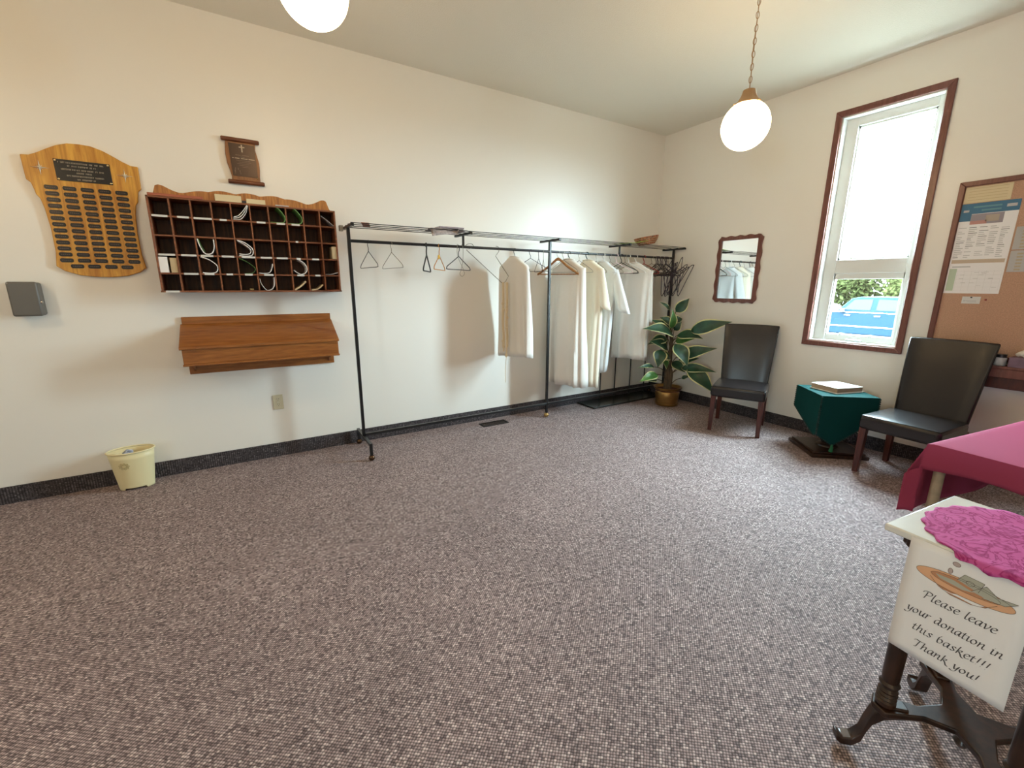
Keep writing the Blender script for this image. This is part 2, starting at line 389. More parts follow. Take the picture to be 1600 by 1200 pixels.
def sidewin(name, pts):
    MB().prism(pts, lambda y, z: (.055+max(0, z-1.24)*.28, y, z), lambda y, z: (.075+max(0, z-1.24)*.28, y, z)).build(name, M['carglass'], car)
sidewin('side_window', [(-.02,1.30),(.80,1.30),(.52,1.66),(-.02,1.68)])
sidewin('side_window', [(-1.0,1.30),(-.18,1.30),(-.18,1.68),(-.86,1.66)])
for y in (.62, -.27): MB().box(-.025, .01, y-.09, y+.09, 1.09, 1.125).build('door_handle', M['chrome'], car, bevel=.008)
MB().box(-.015, .01, -2.6, 2.4, .70, .735).build('side_trim', M['chrome'], car)
MB().box(-.012, .01, -2.65, 2.45, 1.205, 1.225).build('belt_trim', M['chrome'], car)
MB().box(-.16, .02, .72, .82, 1.2, 1.34).build('wing_mirror', M['tyre'], car, bevel=.02)
for y in (-1.75, 1.65):
    for x in (.02, 1.6):
        wh = MB().lathe([(.05,0),(.36,0),(.38,.03),(.38,.2),(.36,.23),(.05,.23)], 28)
        wh.v = [(p[2], p[0], p[1]+.38) for p in wh.v]
        o = wh.build('wheel', M['tyre'], car); o.location = (x, y, 0)
        hb = MB().lathe([(.02,-.012),(.2,-.005),(.22,.02)], 20); hb.v = [(p[2], p[0], p[1]+.38) for p in hb.v]
        hb.build('hubcap', M['chrome'], o)
M['tree_leaf'] = mat('spring_leaves', (.020, .022, .008), .9, spec=0, var=.5, vscale=2)
M['tree_leaf2'] = mat('darker_leaves', (.014, .016, .006), .9, spec=0, var=.5, vscale=2)
M['bark'] = mat('grey_bark', (.16, .13, .10), .9)
def bush(x, y, h, rad, m, lab, seed):
    t = thing('leafy_tree', lab, 'tree', (x, y, GZ), group='trees beyond the parked truck')
    rnd = random.Random(seed)
    tr = MB()
    for k in range(4):
        a = rnd.uniform(0, 6.28); tr.tube([(0,0,0), (.1*math.cos(a),.1*math.sin(a), h*.35), (rad*.5*math.cos(a), rad*.5*math.sin(a), h*.75)], [.1,.07,.03], 6)
    tr.build('trunk', M['bark'], t)
    b = MB()
    for k in range(1900):
        a = rnd.uniform(0, 2*PI); ce = rnd.uniform(-1, 1); rr = rnd.random()**.45
        p = Vector((rad*rr*math.cos(a)*math.sqrt(1-ce*ce), rad*rr*math.sin(a)*math.sqrt(1-ce*ce), h*.56+h*.44*rr*ce))
        s = rnd.uniform(.12, .24); q = Vector((rnd.uniform(-1,1), rnd.uniform(-1,1), rnd.uniform(-1,1))).normalized(); w = q.orthogonal().normalized()
        n = q.cross(w)*.1*s
        b.add([p-q*s, p+w*s*.5+n, p+q*s, p-w*s*.5+n], [(0,1,2,3)])
    o = b.build('foliage', m, t, smooth=False); o['kind'] = 'stuff'
TL_ = [(32, 13.4, 3.7, 0, 'leafy tree behind the truck hood, nearest the left frame'), (32.5, 9.8, 3.9, 1, 'darker leafy tree above the truck windscreen'),
       (32, 6.2, 3.6, 0, 'leafy tree above the truck cab roof'), (32.5, 2.6, 3.8, 1, 'darker leafy tree behind the truck bed'),
       (37, 15.6, 4.3, 1, 'taller dark tree in the second row behind the hood'), (37, 11.8, 4.4, 0, 'taller green tree in the second row above the windscreen'),
       (37, 8.0, 4.2, 1, 'taller dark tree in the second row above the cab'), (37, 4.2, 4.4, 0, 'taller green tree in the second row by the right frame')]
for i, (x, y, h, k, lb) in enumerate(TL_): bush(x, y, h, 1.78, M['tree_leaf' if k == 0 else 'tree_leaf2'], lb, 40+i)

# ------------------------------------------------------------------ globe lamps
M['globe'] = emit('lit_opal_globe', (1, .70, .37), LAMP)
M['fitter'] = mat('antique_brass', (.42, .26, .13), .5, metal=.35)
linkm = MB().tube([(.009*math.cos(a)*(1), 0, .021*math.sin(a)) for a in [2*PI*k/14 for k in range(14)]], .0023, 6, closed=True).mesh('chain_link', M['fitter'])
def lamp(loc, lab):
    x, y, z = loc
    t = thing('globe_lamp', lab, 'lamp', (x, y, HC), group='globe pendant lamps')
    dz = z-HC; r = .15
    MB().ball((0,0,dz), r, 32, 20).build('globe', M['globe'], t)
    MB().lathe([(.082, dz+r*.80), (.080, dz+r*.90), (.066, dz+r*.99), (.046, dz+r*1.2), (.037, dz+r*1.42), (.012, dz+r*1.47)], 24).build('fitter', M['fitter'], t)
    for k in range(3):
        a = 2*PI*k/3+.4; MB().ball((.084*math.cos(a), .084*math.sin(a), dz+r*.86), .008, 8, 6).build('set_screw', M['fitter'], t)
    zz = dz+r*1.47+.018; k = 0
    while zz < -.03:
        o = link('chain_link', linkm, t); o.location = (0, 0, zz); o.rotation_euler = (0, .06*(k % 3-1), .5+(PI/2 if k % 2 else 0)); zz += .0365; k += 1
    MB().tube([(.003,0,dz+r*1.45), (-.004,.003,dz+.45), (.004,0,-.02)], .0025, 6).build('cord', M['fitter'], t)
    MB().lathe([(.008,-.05),(.04,-.03),(.06,-.004),(.06,0)], 24).build('ceiling_canopy', M['fitter'], t)
lamp((-1.74, -2.145, 2.507), 'lit opal globe lamp on a brass chain, nearer the window')
lamp((-4.335, -1.67, 2.735), 'lit opal globe lamp cut off by the top of the picture')
lamp((-6.6, -1.45, 2.45), 'unseen globe lamp added to light the far left wall')  # extra lamp out of view, added for warm light on the left wall
lamp((-5.2, -5.9, 2.6), 'unseen globe lamp added for fill light in the back of the room')  # extra lamp out of view, added as fill from behind the camera
lamp((-7.0, -4.0, 2.6), 'unseen globe lamp added to light the sign side of the room')  # extra lamp out of view, added to brighten the sign and left end

# ------------------------------------------------------------------ wall plaque with name plates
pq = thing('award_plaque', 'large oak shield plaque with rows of black name plates', 'plaque', (-5.543, 0, 1.5))
half = [(0,.827),(.055,.824),(.11,.805),(.165,.774),(.20,.752),(.24,.732),(.279,.729),(.278,.655),(.276,.588),(.258,.57),(.250,.53),(.247,.505),(.232,.48),(.222,.42),(.214,.30),(.216,.16),(.228,.067),(.19,.036),(.12,.010),(.05,.001),(0,0)]
outl = [(x, z) for x, z in half]+[(-x, z) for x, z in half[-2:0:-1]]
MB().prism(outl, lambda x, z: (x, -.001, z), lambda x, z: (x, -.022, z)).build('board', M['oak'], pq, bevel=.004, seg=3)
MB().box(-.134, .134, -.0255, -.0215, .598, .725).build('header_plate', M['blackpl'], pq, bevel=.001)
for x in (-.125, .125):
    for z in (.606, .716): MB().ball((x, -.026, z), .006, 10, 6, (1,.5,1)).build('screw', M['gold'], pq)
def bars(spec, y, m, name, parent, h):
    b = MB()
    for z, ws in spec:
        for x0, x1 in ws: b.box(x0, x1, y-.0004, y, z-h/2, z+h/2)
    return b.build(name, m, parent, smooth=False)
hx = lambda u: -.134+(u-130)/1320*.268
L = [(.707, [(220,255),(285,360),(390,495),(525,920),(950,1045),(1075,1160),(1205,1300)]), (.688, [(430,500),(530,650),(680,925),(955,1020),(1045,1115)]),
     (.667, [(270,500),(525,600),(625,715),(740,855),(880,1040),(1070,1140),(1160,1280)]), (.649, [(620,800),(830,990)]),
     (.630, [(380,470),(490,720),(740,1020),(1045,1260)]), (.611, [(600,690),(720,960),(990,1060)])]
b = MB()
for z, ws in L:          # engraved words too small to read: a row of strokes for each word
    for a, e in ws:
        x = hx(a)
        while x < hx(e)-.002:
            b.box(x, x+.0028, -.0262, -.0255, z-.0042, z+.0042); b.box(x, x+.0045, -.0262, -.0255, z+random.choice((-.004, 0, .003)), z+.0048)
            x += .0062
b.build('engraving', M['letter'], pq, smooth=False)
npm = [(-.032,-.006),(-.026,-.0125),(.026,-.0125),(.032,-.006),(.032,.006),(.026,.0125),(-.026,.0125),(-.032,.006)]
npl = MB().prism(npm, lambda x, z: (x, 0, z), lambda x, z: (x, -.003, z))
for q in range(5): npl.box(-.022+q*.009, -.016+q*.009, -.0034, -.003, -.0012, .0016, 1)
npmesh = npl.mesh('name_plate', [M['blackpl'], M['letter_dim']], smooth=False)
for r_ in range(14):
    n = 5 if r_ < 13 else 4
    for c in range(n):
        o = link('name_plate', npmesh, pq)
        o.location = ((-.170+c*.085 if n == 5 else -.125+c*.0843), -.0225, .552-r_*.0372)
for x in (-.203, .203):
    st = MB()
    for k in range(8):
        a = PI*k/4; l = .044 if k % 2 == 0 else .019
        c_, s_ = math.cos(a), math.sin(a)
        st.add([(0,-.010,0), (-s_*.005,-.002,c_*.005), (c_*l,-.002,s_*l), (s_*.005,-.002,-c_*.005)], [(0,1,2),(0,2,3),(1,3,2),(0,3,1)])
    st.v = [(p[0]+x, p[1]-.021, p[2]+.664) for p in st.v]
    so = st.build('star_ornament', M['star'], pq, smooth=False)
    MB().ball((x, -.033, .664), .006, 10, 6).build('star_centre', M['star'], so)

# grey metal box
gb = thing('metal_wall_box', 'grey metal lock box on the wall below the oak plaque', 'box', (-5.93, 0, 1.255))
MB().box(-.066, .066, -.078, -.001, 0, .208).build('case', M['greybox'], gb, bevel=.012)
MB().box(-.069, .069, -.1, -.078, -.003, .211).build('cover', M['greybox'], gb, bevel=.012)
MB().cyl((.069, -.088, .085), (.076, -.088, .085), .009, n=14).build('lock', M['chrome'], gb)
MB().ball((-.058, -.1, .2), .005, 8, 6).build('screw', M['chrome'], gb)

# scroll plaque
sp_ = thing('scroll_plaque', 'small scroll shaped wooden plaque with a dark plate and cross', 'plaque', (-4.638, 0, 2.19))
lft = [(-.100,.29),(-.104,.25),(-.108,.20),(-.104,.14),(-.092,.09),(-.085,.05),(-.088,.02)]
rgt = [(.098,.02),(.098,.06),(.103,.11),(.103,.16),(.094,.21),(.086,.25),(.092,.29)]
MB().prism(lft+rgt, lambda x, z: (x, -.008, z), lambda x, z: (x, -.022, z)).build('board', M['scroll'], sp_, bevel=.003)
MB().prism([(-.083,.278),(.082,.278),(.084,.055),(-.076,.055)], lambda x, z: (x, -.022, z), lambda x, z: (x, -.025, z)).build('plate', M['brown_pl'], sp_)
for z, x0, x1 in ((.303, -.125, .117), (.014, -.112, .124)):
    MB().tube([(x0,-.020,z),(x0+.008,-.020,z),(x1-.008,-.020,z),(x1,-.020,z)], [.012,.0155,.0155,.012], 14).build('scroll_rod', M['scroll_rod'], sp_)
cr = MB().box(-.004, .004, -.0268, -.025, .222, .272).box(-.018, .018, -.0268, -.025, .252, .259); cr.build('cross', M['letter_white'], sp_, smooth=False)
bars([(.200, [(-.045,-.012),(-.006,.040)]), (.189, [(-.012,.012)])], -.0251, M['letter_dim'], 'engraving', sp_, .004)
bars([(.178, [(-.068,-.058),(-.052,-.022),(-.012,.030),(.036,.076)])], -.0251, M['letter_white'], 'engraving', sp_, .004)
bars([(.164, [(-.045,.045)]), (.153, [(-.03,.05)]), (.142, [(-.04,.035)]), (.131, [(-.03,.03)]), (.12, [(-.01,.04)])], -.0251, M['letter_dim'], 'engraving', sp_, .002)
bars([(.105, [(-.058,-.054),(-.040,-.036)]), (.09, [(-.062,-.056),(-.030,-.026)]), (.075, [(-.06,-.057),(-.027,-.024)])], -.0251, M['letter_dim'], 'engraving', sp_, .014)
MB().ball((.08,-.026,.05), .005, 8, 6).build('screw', M['gold'], sp_)

# ------------------------------------------------------------------ pigeonhole mail sorter
SX0, SX1, SZ0, SZ1, SD = -5.230, -4.052, 1.401, 2.030, .20
so_ = thing('mail_sorter', 'reddish wooden pigeonhole mail sorter with fifty compartments', 'mail sorter', ((SX0+SX1)/2, 0, SZ0))
W_ = SX1-SX0; H_ = SZ1-SZ0; th = .010; cw = W_/10; chh = H_/5
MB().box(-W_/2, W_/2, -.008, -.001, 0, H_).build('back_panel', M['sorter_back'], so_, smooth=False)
for x in (-W_/2, W_/2): MB().box(x-(.012 if x > 0 else 0), x+(.012 if x < 0 else 0), -SD, -.008, 0, H_).build('side_panel', M['sorter'], so_, bevel=.0015)
MB().box(-W_/2, W_/2, -SD, -.008, H_-.012, H_).build('top_panel', M['sorter'], so_, bevel=.0015)
MB().box(-W_/2-.004, W_/2+.004, -SD, -.008, -.002, .010).build('bottom_panel', M['sorter'], so_, bevel=.0015)
shm = MB().box(-W_/2+.012, W_/2-.012, -SD+.001, -.008, -th/2, th/2).mesh('shelf', M['sorter'], smooth=False)
dvm = MB().box(-.0045, .0045, -SD, -.008, .010, H_-.012).mesh('divider', M['sorter'], smooth=False)
for k in range(1, 5): link('shelf', shm, so_).location = (0, 0, k*chh)
for k in range(1, 10): link('divider', dvm, so_).location = (-W_/2+k*cw, 0, 0)
cpt = []
for i in range(61):
    t = i/60; x = -W_/2+.04+(W_-.08)*t
    z = .028+.038*(math.exp(-((t-.03)/.05)**2)+math.exp(-((t-.97)/.05)**2)) + .030*math.exp(-((t-.5)/.16)**2) + .012*abs(math.sin(t*PI*7))+.022*math.exp(-((t-.3)/.1)**2)+.022*math.exp(-((t-.7)/.1)**2)
    if i in (0, 60): z = .012
    cpt.append((x, z))
MB().prism([(-W_/2+.03, 0)]+cpt+[(W_/2-.03, 0)], lambda x, z: (x, -.17, H_+z*1.0), lambda x, z: (x, -.185, H_+z*1.0)).build('scalloped_crest', M['crest'], so_, bevel=.002)
lab = {0: [(0,.14,.86),(1,.3,.85),(2,.08,.97),(3,.36,.72),(5,.3,.78),(6,.40,.88),(7,.26,.75)],
       2: [(0,.15,.92),(1,.2,.94),(2,.15,.78),(3,.2,.85),(4,.25,.98),(5,.28,.92),(6,.18,.82),(7,.35,.6),(8,.3,.72)],
       3: [(1,.2,.9),(2,.2,.7),(3,.32,.66),(4,.3,.72),(5,.35,.88),(7,.28,.72),(8,.4,.72)], 4: [(0,.2,.85)], 1: [(7,.4,.55)]}
for r_, ls in lab.items():
    for c, a, e in ls:
        z = H_-(r_+1)*chh+(.004 if r_ == 4 else 0)
        MB().box(-W_/2+c*cw+a*cw, -W_/2+c*cw+e*cw, -SD-.0015, -SD+.0005, z-.007, z+.006).build('name_label', M['label_w'], so_, smooth=False)
bars([(.018, [(-.03+.0, -.005)])], -.2, M['gold'], 'maker_emblem', so_, .008).location = (-.03, .19, .0)

def cell(c, r_): return SX0+c*cw+.006, SZ1-(r_+1)*chh+.0055        # left, bottom of a compartment
def sheet(name, lab, cat, pts, th_, m, c, r_, y0=-.198, y1=-.03, grp='papers in the mail sorter'):
    x0, z0 = cell(c, r_)
    iw, ih = cw-.011, chh-.012
    P = smooth_path([(x0+u*iw, 0, z0+v*ih) for u, v in pts], 6)
    n = len(P); b = MB(); vs_ = []
    for i in range(n):
        a = P[max(0, i-1)]; e = P[min(n-1, i+1)]; d = (e-a).normalized(); nn = Vector((-d.z, 0, d.x))
        for s in (0, 1):
            for y in (y0, y1): q = P[i]+nn*(s*th_); vs_.append((min(max(q.x, x0+.0005), x0+iw), y, min(max(q.z, z0+.0003), z0+ih)))
    fs = []
    for i in range(n-1):
        o, p = 4*i, 4*(i+1)
        fs += [(o,p,p+1,o+1),(o+2,o+3,p+3,p+2),(o,o+2,p+2,p),(o+1,p+1,p+3,o+3)]
    fs += [(0,1,3,2),(4*n-4,4*n-2,4*n-1,4*n-3)]
    b.add(vs_, fs)
    return tag(b.build(name, m, angle=60), lab, cat, grp)
U = [(.02,.95),(.10,.55),(.3,.12),(.55,.03),(.8,.14),(.95,.5),(.96,.96)]
Cc = [(.06,.97),(.45,.85),(.8,.6),(.93,.38),(.85,.12),(.55,.03),(.08,.06)]
sheet('booklet', 'lowest of the fanned white papers in the top row of the sorter', 'booklet', [(.02,.03),(.45,.06),(.8,.45),(.97,.9)], .003, M['paper'], 4, 0)
sheet('booklet', 'middle of the fanned white papers in the top row of the sorter', 'booklet', [(.04,.10),(.4,.18),(.72,.5),(.95,.93)], .003, M['paper'], 4, 0)
sheet('booklet', 'uppermost of the fanned white papers in the top row of the sorter', 'booklet', [(.06,.17),(.35,.28),(.65,.58),(.93,.96)], .003, M['paper'], 4, 0)
Gc = [(.42,.97),(.62,.85),(.90,.5),(.95,.25),(.8,.06),(.3,.03),(.02,.03)]
sheet('green_booklet', 'curled green booklet in the top row, left of two', 'booklet', Gc, .004, M['green_p'], 6, 0)
sheet('green_booklet', 'curled green booklet in the top row, right of two', 'booklet', Gc, .004, M['green_p'], 7, 0)
sheet('letter', 'thin sheet leaning across the top right compartment of the sorter', 'paper', [(.04,.66),(.5,.35),(.9,.03)], .002, M['paper_g'], 9, 0)
sheet('booklet', 'white booklet bent into a U in the third row, third column', 'booklet', U, .006, M['paper'], 2, 2)
sheet('green_sheet', 'green sheet lining the bent white booklet in the third row', 'paper', [(.09,.95),(.17,.6),(.34,.24)], .002, M['green_p'], 2, 2)
sheet('booklet', 'outer thick white booklet curled in the third row, fifth column', 'booklet', Cc, .005, M['paper'], 4, 2)
sheet('booklet', 'inner white booklet curled in the third row, fifth column', 'booklet', [(.10,.93),(.45,.74),(.72,.52),(.80,.38),(.74,.22),(.5,.14),(.10,.16)], .004, M['paper'], 4, 2)
sheet('booklet', 'white booklet curled in the fourth row, third column', 'booklet', Cc, .005, M['paper'], 2, 3)
sheet('thin_sheet', 'thin green grey sheet curled in the fourth row, fifth column', 'paper', [(.05,.97),(.5,.75),(.9,.42),(.94,.28),(.75,.07),(.3,.03)], .002, M['green_p'], 4, 3)
sheet('booklet', 'white sheet curving up the right side in the fourth row, sixth column', 'booklet', [(.05,.05),(.4,.03),(.75,.12),(.94,.5),(.97,.68)], .004, M['paper'], 5, 3)
sheet('booklet', 'white booklet curled in the fourth row, eighth column', 'booklet', [(.45,.98),(.75,.8),(.95,.5),(.9,.2),(.65,.05),(.4,.08),(.08,.3)], .004, M['paper'], 7, 3)
sheet('booklet', 'grey paper lying in the fourth row, last column', 'booklet', [(.03,.03),(.5,.05),(.97,.18)], .003, M['paper_g'], 9, 3)
sheet('booklet', 'white sheet hanging as a U in the bottom row, sixth column', 'booklet', [(.02,.8),(.10,.45),(.35,.08),(.55,.03),(.8,.15),(.94,.45),(.97,.9)], .003, M['paper'], 5, 4)
sheet('buff_booklet', 'thick buff booklet leaning in the bottom row, eighth column', 'booklet', [(.05,.03),(.5,.3),(.85,.62)], .012, M['buff'], 7, 4)
sheet('buff_booklet', 'curved buff booklet lying in the bottom row, ninth column', 'booklet', [(.05,.03),(.5,.1),(.9,.4)], .009, M['buff'], 8, 4)
sheet('letter', 'thin letter lying flat in the bottom right compartment of the sorter', 'paper', [(.05,.05),(.5,.03),(.9,.05)], .003, M['red_p'], 9, 4)
def inbox(name, lab, cat, c, r_, u0, u1, v1, m, y0=-.195, y1=-.03):
    x0, z0 = cell(c, r_); iw, ih = cw-.011, chh-.012
    return tag(MB().box(x0+u0*iw, x0+u1*iw, y0, y1, z0+.0003, z0+v1*ih).build(name, m, bevel=.002), lab, cat, 'papers in the mail sorter')
inbox('card_box', 'white card box standing in the fourth row, first column', 'box', 0, 3, .03, .50, .93, M['paper'])
inbox('card_box', 'buff card box beside the white one in the first column', 'box', 0, 3, .62, .99, .88, M['buff'])
inbox('card_box', 'tan card box standing in the third row, last column', 'box', 9, 2, .60, .98, .86, M['buff'])
def ontop(name, lab, cat, x0, x1, h, m, y0=-.198, y1=-.188, z=SZ1+.0005):
    return tag(MB().box(x0, x1, y0, y1, z, z+h).build(name, m, bevel=.002), lab, cat, 'things on top of the mail sorter')
ontop('folder', 'long rust red folder lying on top of the mail sorter', 'folder', -5.218, -4.915, .017, M['red_p'], -.2, -.188)
ontop('envelope_box', 'larger cream box on top of the mail sorter', 'box', -4.845, -4.685, .045, M['cream_p'], -.2, -.188)
ontop('envelope_box', 'smaller cream box on top of the mail sorter', 'box', -4.655, -4.535, .032, M['cream_p'], -.2, -.188)
ontop('dark_book', 'thin dark book behind the smaller cream box on the sorter', 'book', -4.683, -4.657, .016, M['dark_p'], -.2, -.188)
ontop('grey_booklet', 'grey booklet flat on the sorter above the green booklets', 'booklet', -4.47, -4.38, .008, M['paper_g'], -.2, -.188)

# ------------------------------------------------------------------ slant-topped wall desk
dk = thing('wall_desk', 'slant topped wooden wall desk under the mail sorter', 'wall desk', (-4.648, 0, .781))
MB().box(-.519, .519, -.02, -.001, 0, .435).build('back_board', M['desk'], dk, bevel=.003)
MB().prism([(-.020,.366),(-.32,.223),(-.32,.241),(-.020,.384)], lambda y, z: (-.530, y, z), lambda y, z: (.524, y, z)).build('slanted_lid', M['desk'], dk, bevel=.003)
MB().box(-.517, .517, -.306, -.290, .118, .228).build('front_panel', M['desk'], dk, bevel=.003)
MB().box(-.522, .522, -.314, -.286, .104, .119).build('bottom_moulding', M['desk'], dk, bevel=.004)
for x in (-.517, .502): MB().prism([(-.02,.118),(-.295,.118),(-.295,.232),(-.02,.363)], lambda y, z: (x, y, z), lambda y, z: (x+.015, y, z)).build('end_panel', M['desk'], dk)
MB().box(-.512, .512, -.29, -.02, .118, .128).build('bottom_panel', M['desk'], dk)
for x in (-.49, .478): MB().prism([(-.02,.02),(-.02,.118),(-.17,.118),(-.12,.085),(-.05,.06)], lambda y, z: (x, y, z), lambda y, z: (x+.012, y, z)).build('bracket', M['desk'], dk)

# outlet
ol = thing('wall_outlet', 'ivory duplex wall outlet under the slanted desk', 'outlet', (-4.602, 0, .416))
MB().box(-.038, .038, -.007, -.0005, 0, .127).build('plate', M['ivory'], ol, bevel=.003)
for z in (.040, .087):
    rc = MB().cyl((0,-.0095,z), (0,-.006,z), .0175, n=20).build('receptacle', M['ivory'], ol)
    for x in (-.006, .006): MB().box(x-.0012, x+.0012, -.0102, -.0095, z+.001, z+.010).build('slot', M['slot'], rc, smooth=False)
    MB().cyl((0,-.0102,z-.008), (0,-.0095,z-.008), .0026, n=8).build('ground_slot', M['slot'], rc)
MB().ball((0,-.0075,.0635), .003, 8, 5).build('screw', M['chrome'], ol)

# floor vent
fv = thing('floor_vent', 'dark metal floor register by the wall under the coat rack', 'vent', (-2.6, -.185, 0))
M['ventm'] = mat('dark_bronze', (.02, .016, .014), .5, metal=.4)
vf = MB()
for x0, x1, y0, y1 in ((-.155,.155,-.06,-.05),(-.155,.155,.05,.06),(-.155,-.142,-.06,.06),(.142,.155,-.06,.06)): vf.box(x0, x1, y0, y1, .0002, .006)
vf.build('frame', M['ventm'], fv)
for k in range(16): MB().box(-.132+k*.0176-.004, -.132+k*.0176+.004, -.05, .05, .0005, .004).build('slat', M['ventm'], fv, smooth=False)

# waste bin
bn = thing('waste_bin', 'cream plastic oval waste bin against the wall', 'waste bin', (-5.575, -.118, 0))
def binpt(a, t, off=0):
    w = .098+.034*t+off; d = .068+.024*t+off
    return Vector((w*math.cos(a), d*math.sin(a), .29*t))
bw = MB(); N = 72; rows = [0,.035,.07,.2,.5,.8,.96]
def bz(a, t):
    p = binpt(a, t)
    da = abs(((a+PI/2+PI) % (2*PI))-PI)
    if t < .06 and da < .62: p = binpt(a, .055)
    return p
vs_ = [bz(2*PI*k/N, t) for t in rows for k in range(N)]
fs = [(i*N+k, i*N+(k+1) % N, (i+1)*N+(k+1) % N, (i+1)*N+k) for i in range(len(rows)-1) for k in range(N)]
bw.add(vs_, fs)
bw.build('body', M['bin'], bn, solid=.003)
rim = MB(); rim.tube([binpt(2*PI*k/N, 1, .002) - Vector((0,0,.006)) for k in range(N)], .0055, 8, closed=True); rim.build('rim', M['bin'], bn)
MB().lathe([(.0,.02),(.95,.02),(.96,.024),(0,.024)], 40, sx=.098, sy=.068).build('bottom', M['bin'], bn)
fl = MB()
for k in range(9):
    a = 2*PI*k/9
    ring = []
    for j in range(10):
        q = 2*PI*j/10; rr = .018+.008*math.cos(q); tt = a+.22*math.sin(q); ring.append((rr*math.cos(tt), rr*math.sin(tt)))
    pts = []
    for (u, v) in ring:
        aa = -PI/2-.30+u/.10; t = .66+v/.29; pts.append(binpt(aa, t, .0035))
    fl.tube(pts, .0012, 4, closed=True)
fl.build('flower_print', M['binprint'], bn)
trash = MB(); trash.ball((-.015, .0, .265), .028, 12, 8, (1.1,.8,.8))
rr_ = random.Random(3); trash.v = [(p[0]+rr_.uniform(-.006,.006), p[1]+rr_.uniform(-.006,.006), p[2]+rr_.uniform(-.006,.006)) for p in trash.v]
tag(trash.build('crumpled_wrapper', mat('foil_wrapper', (.35, .38, .48), .3, var=.6, vscale=30), smooth=False), 'crumpled grey blue wrapper at the top of the waste bin', 'wrapper').location = (-5.575, -.118, 0)
tag(MB().lathe([(.01,.03),(.8,.05),(.85,.15),(.7,.22),(.3,.25),(.001,.252)], 30, sx=.098, sy=.068).build('bin_liner_waste', mat('liner_grey', (.25, .21, .15), .6, bump=.5, bscale=30)), 'waste filling the cream bin', 'waste').location = (-5.575, -.118, 0)

# ------------------------------------------------------------------ garment rack
RY, RZ = -.29, 1.80
rk = thing('garment_rack', 'long black metal coat rack with overhead shelf along the left wall', 'coat rack', (-2.0, RY, 0))
rx = lambda X: X+2.0
for X, z0 in ((-3.98, .15), (-1.98, .055), (-.03, .15)):
    MB().box(rx(X)-.0125, rx(X)+.0125, -.0125, .0125, z0, 1.905).build('post', M['black'], rk, bevel=.003)
for X in (-2.97, -.98): MB().box(rx(X)-.009, rx(X)+.009, -.009, .009, RZ, 1.90).build('hanger_strut', M['black'], rk, bevel=.002)
MB().cyl((rx(-3.98), 0, RZ), (rx(-.03), 0, RZ), .0125, n=16).build('hanging_rail', M['black'], rk)
MB().box(rx(-3.98), rx(-.03), -.0125, .0125, .145, .170).build('base_rail', M['black'], rk, bevel=.003)
for X in (-3.98, -2.97, -1.98, -.98, -.03): MB().box(rx(X)-.0125, rx(X)+.0125, -.17, .17, 1.897, 1.917).build('shelf_bracket', M['black'], rk, bevel=.002)
for k in range(4): MB().cyl((rx(-3.99), -.155+k*.103, 1.9205), (rx(-.02), -.155+k*.103, 1.9205), .0035, n=8).build('shelf_rod', M['black'], rk)
for X in (-3.98, -.03):
    MB().box(rx(X)-.0125, rx(X)+.0125, -.25, .235, .128, .153).build('foot_bar', M['black'], rk, bevel=.003)
    for y in (-.24, .225):
        lg = MB().box(rx(X)-.0125, rx(X)+.0125, y-.0125, y+.0125, .045, .135).build('foot', M['black'], rk, bevel=.003)
        MB().ball((rx(X), y, .026), .0255, 16, 10).build('ball_caster', mat('dark_brass', (.12, .07, .04), .2, metal=.9) if 'dark_brass' not in bpy.data.materials else bpy.data.materials['dark_brass'], lg)
MB().ball((rx(-1.98), 0, .0285), .028, 16, 10).build('ball_foot', M['brass'], rk)
MB().box(rx(-4.02), rx(-3.99), .12, .165, 1.885, 1.93).build('end_clip', mat('grey_clip', (.25, .22, .18), .5), rk, bevel=.003)

# stand with four rods
ps = thing('rod_stand', 'black floor stand with four thin upright rods behind the robes', 'stand', (-.68, -.17, 0))
MB().box(-.62, .61, -.16, .15, .0005, .022).build('base_board', mat('black_gloss', (.012, .014, .012), .25), ps, bevel=.003)
for X in (-.955, -.70, -.42, -.14):
    MB().cyl((X+.68, .115, .022), (X+.68, .115, 1.66), .008, n=10).build('rod', M['black'], ps)

# ------------------------------------------------------------------ hangers
def hook_pts(r=.0175, drop=.075):
    c = -.0045; p = []
    for k in range(13):
        a = math.radians(215-k*(215+20)/12); p.append((r*math.cos(a), 0, c+r*math.sin(a)))
    return p+[(.010, 0, -.035), (0, 0, -.05), (0, 0, -drop)]
def wire_body(hw_=.2, drop=.075, bot=.205, rr=.014):
    return smooth_path([(0,0,-drop), (hw_*.5,0,-drop-(bot-drop)*.42), (hw_-rr,0,-bot+rr*2), (hw_,0,-bot+rr*.7), (hw_-rr,0,-bot), (0,0,-bot), (-hw_+rr,0,-bot), (-hw_,0,-bot+rr*.7), (-hw_+rr,0,-bot+rr*2), (-hw_*.5,0,-drop-(bot-drop)*.42), (0,0,-drop)], 4)
def hmesh(name, r, m, hw_=.2, drop=.075, bot=.205, hookm=None):
    b = MB(); b.tube(smooth_path(hook_pts(.0125+r+.001, drop), 2), r, 6, mi=0)
    b.tube(wire_body(hw_, drop, bot), r, 6, mi=1)
    return b.mesh(name, [hookm or m, m])
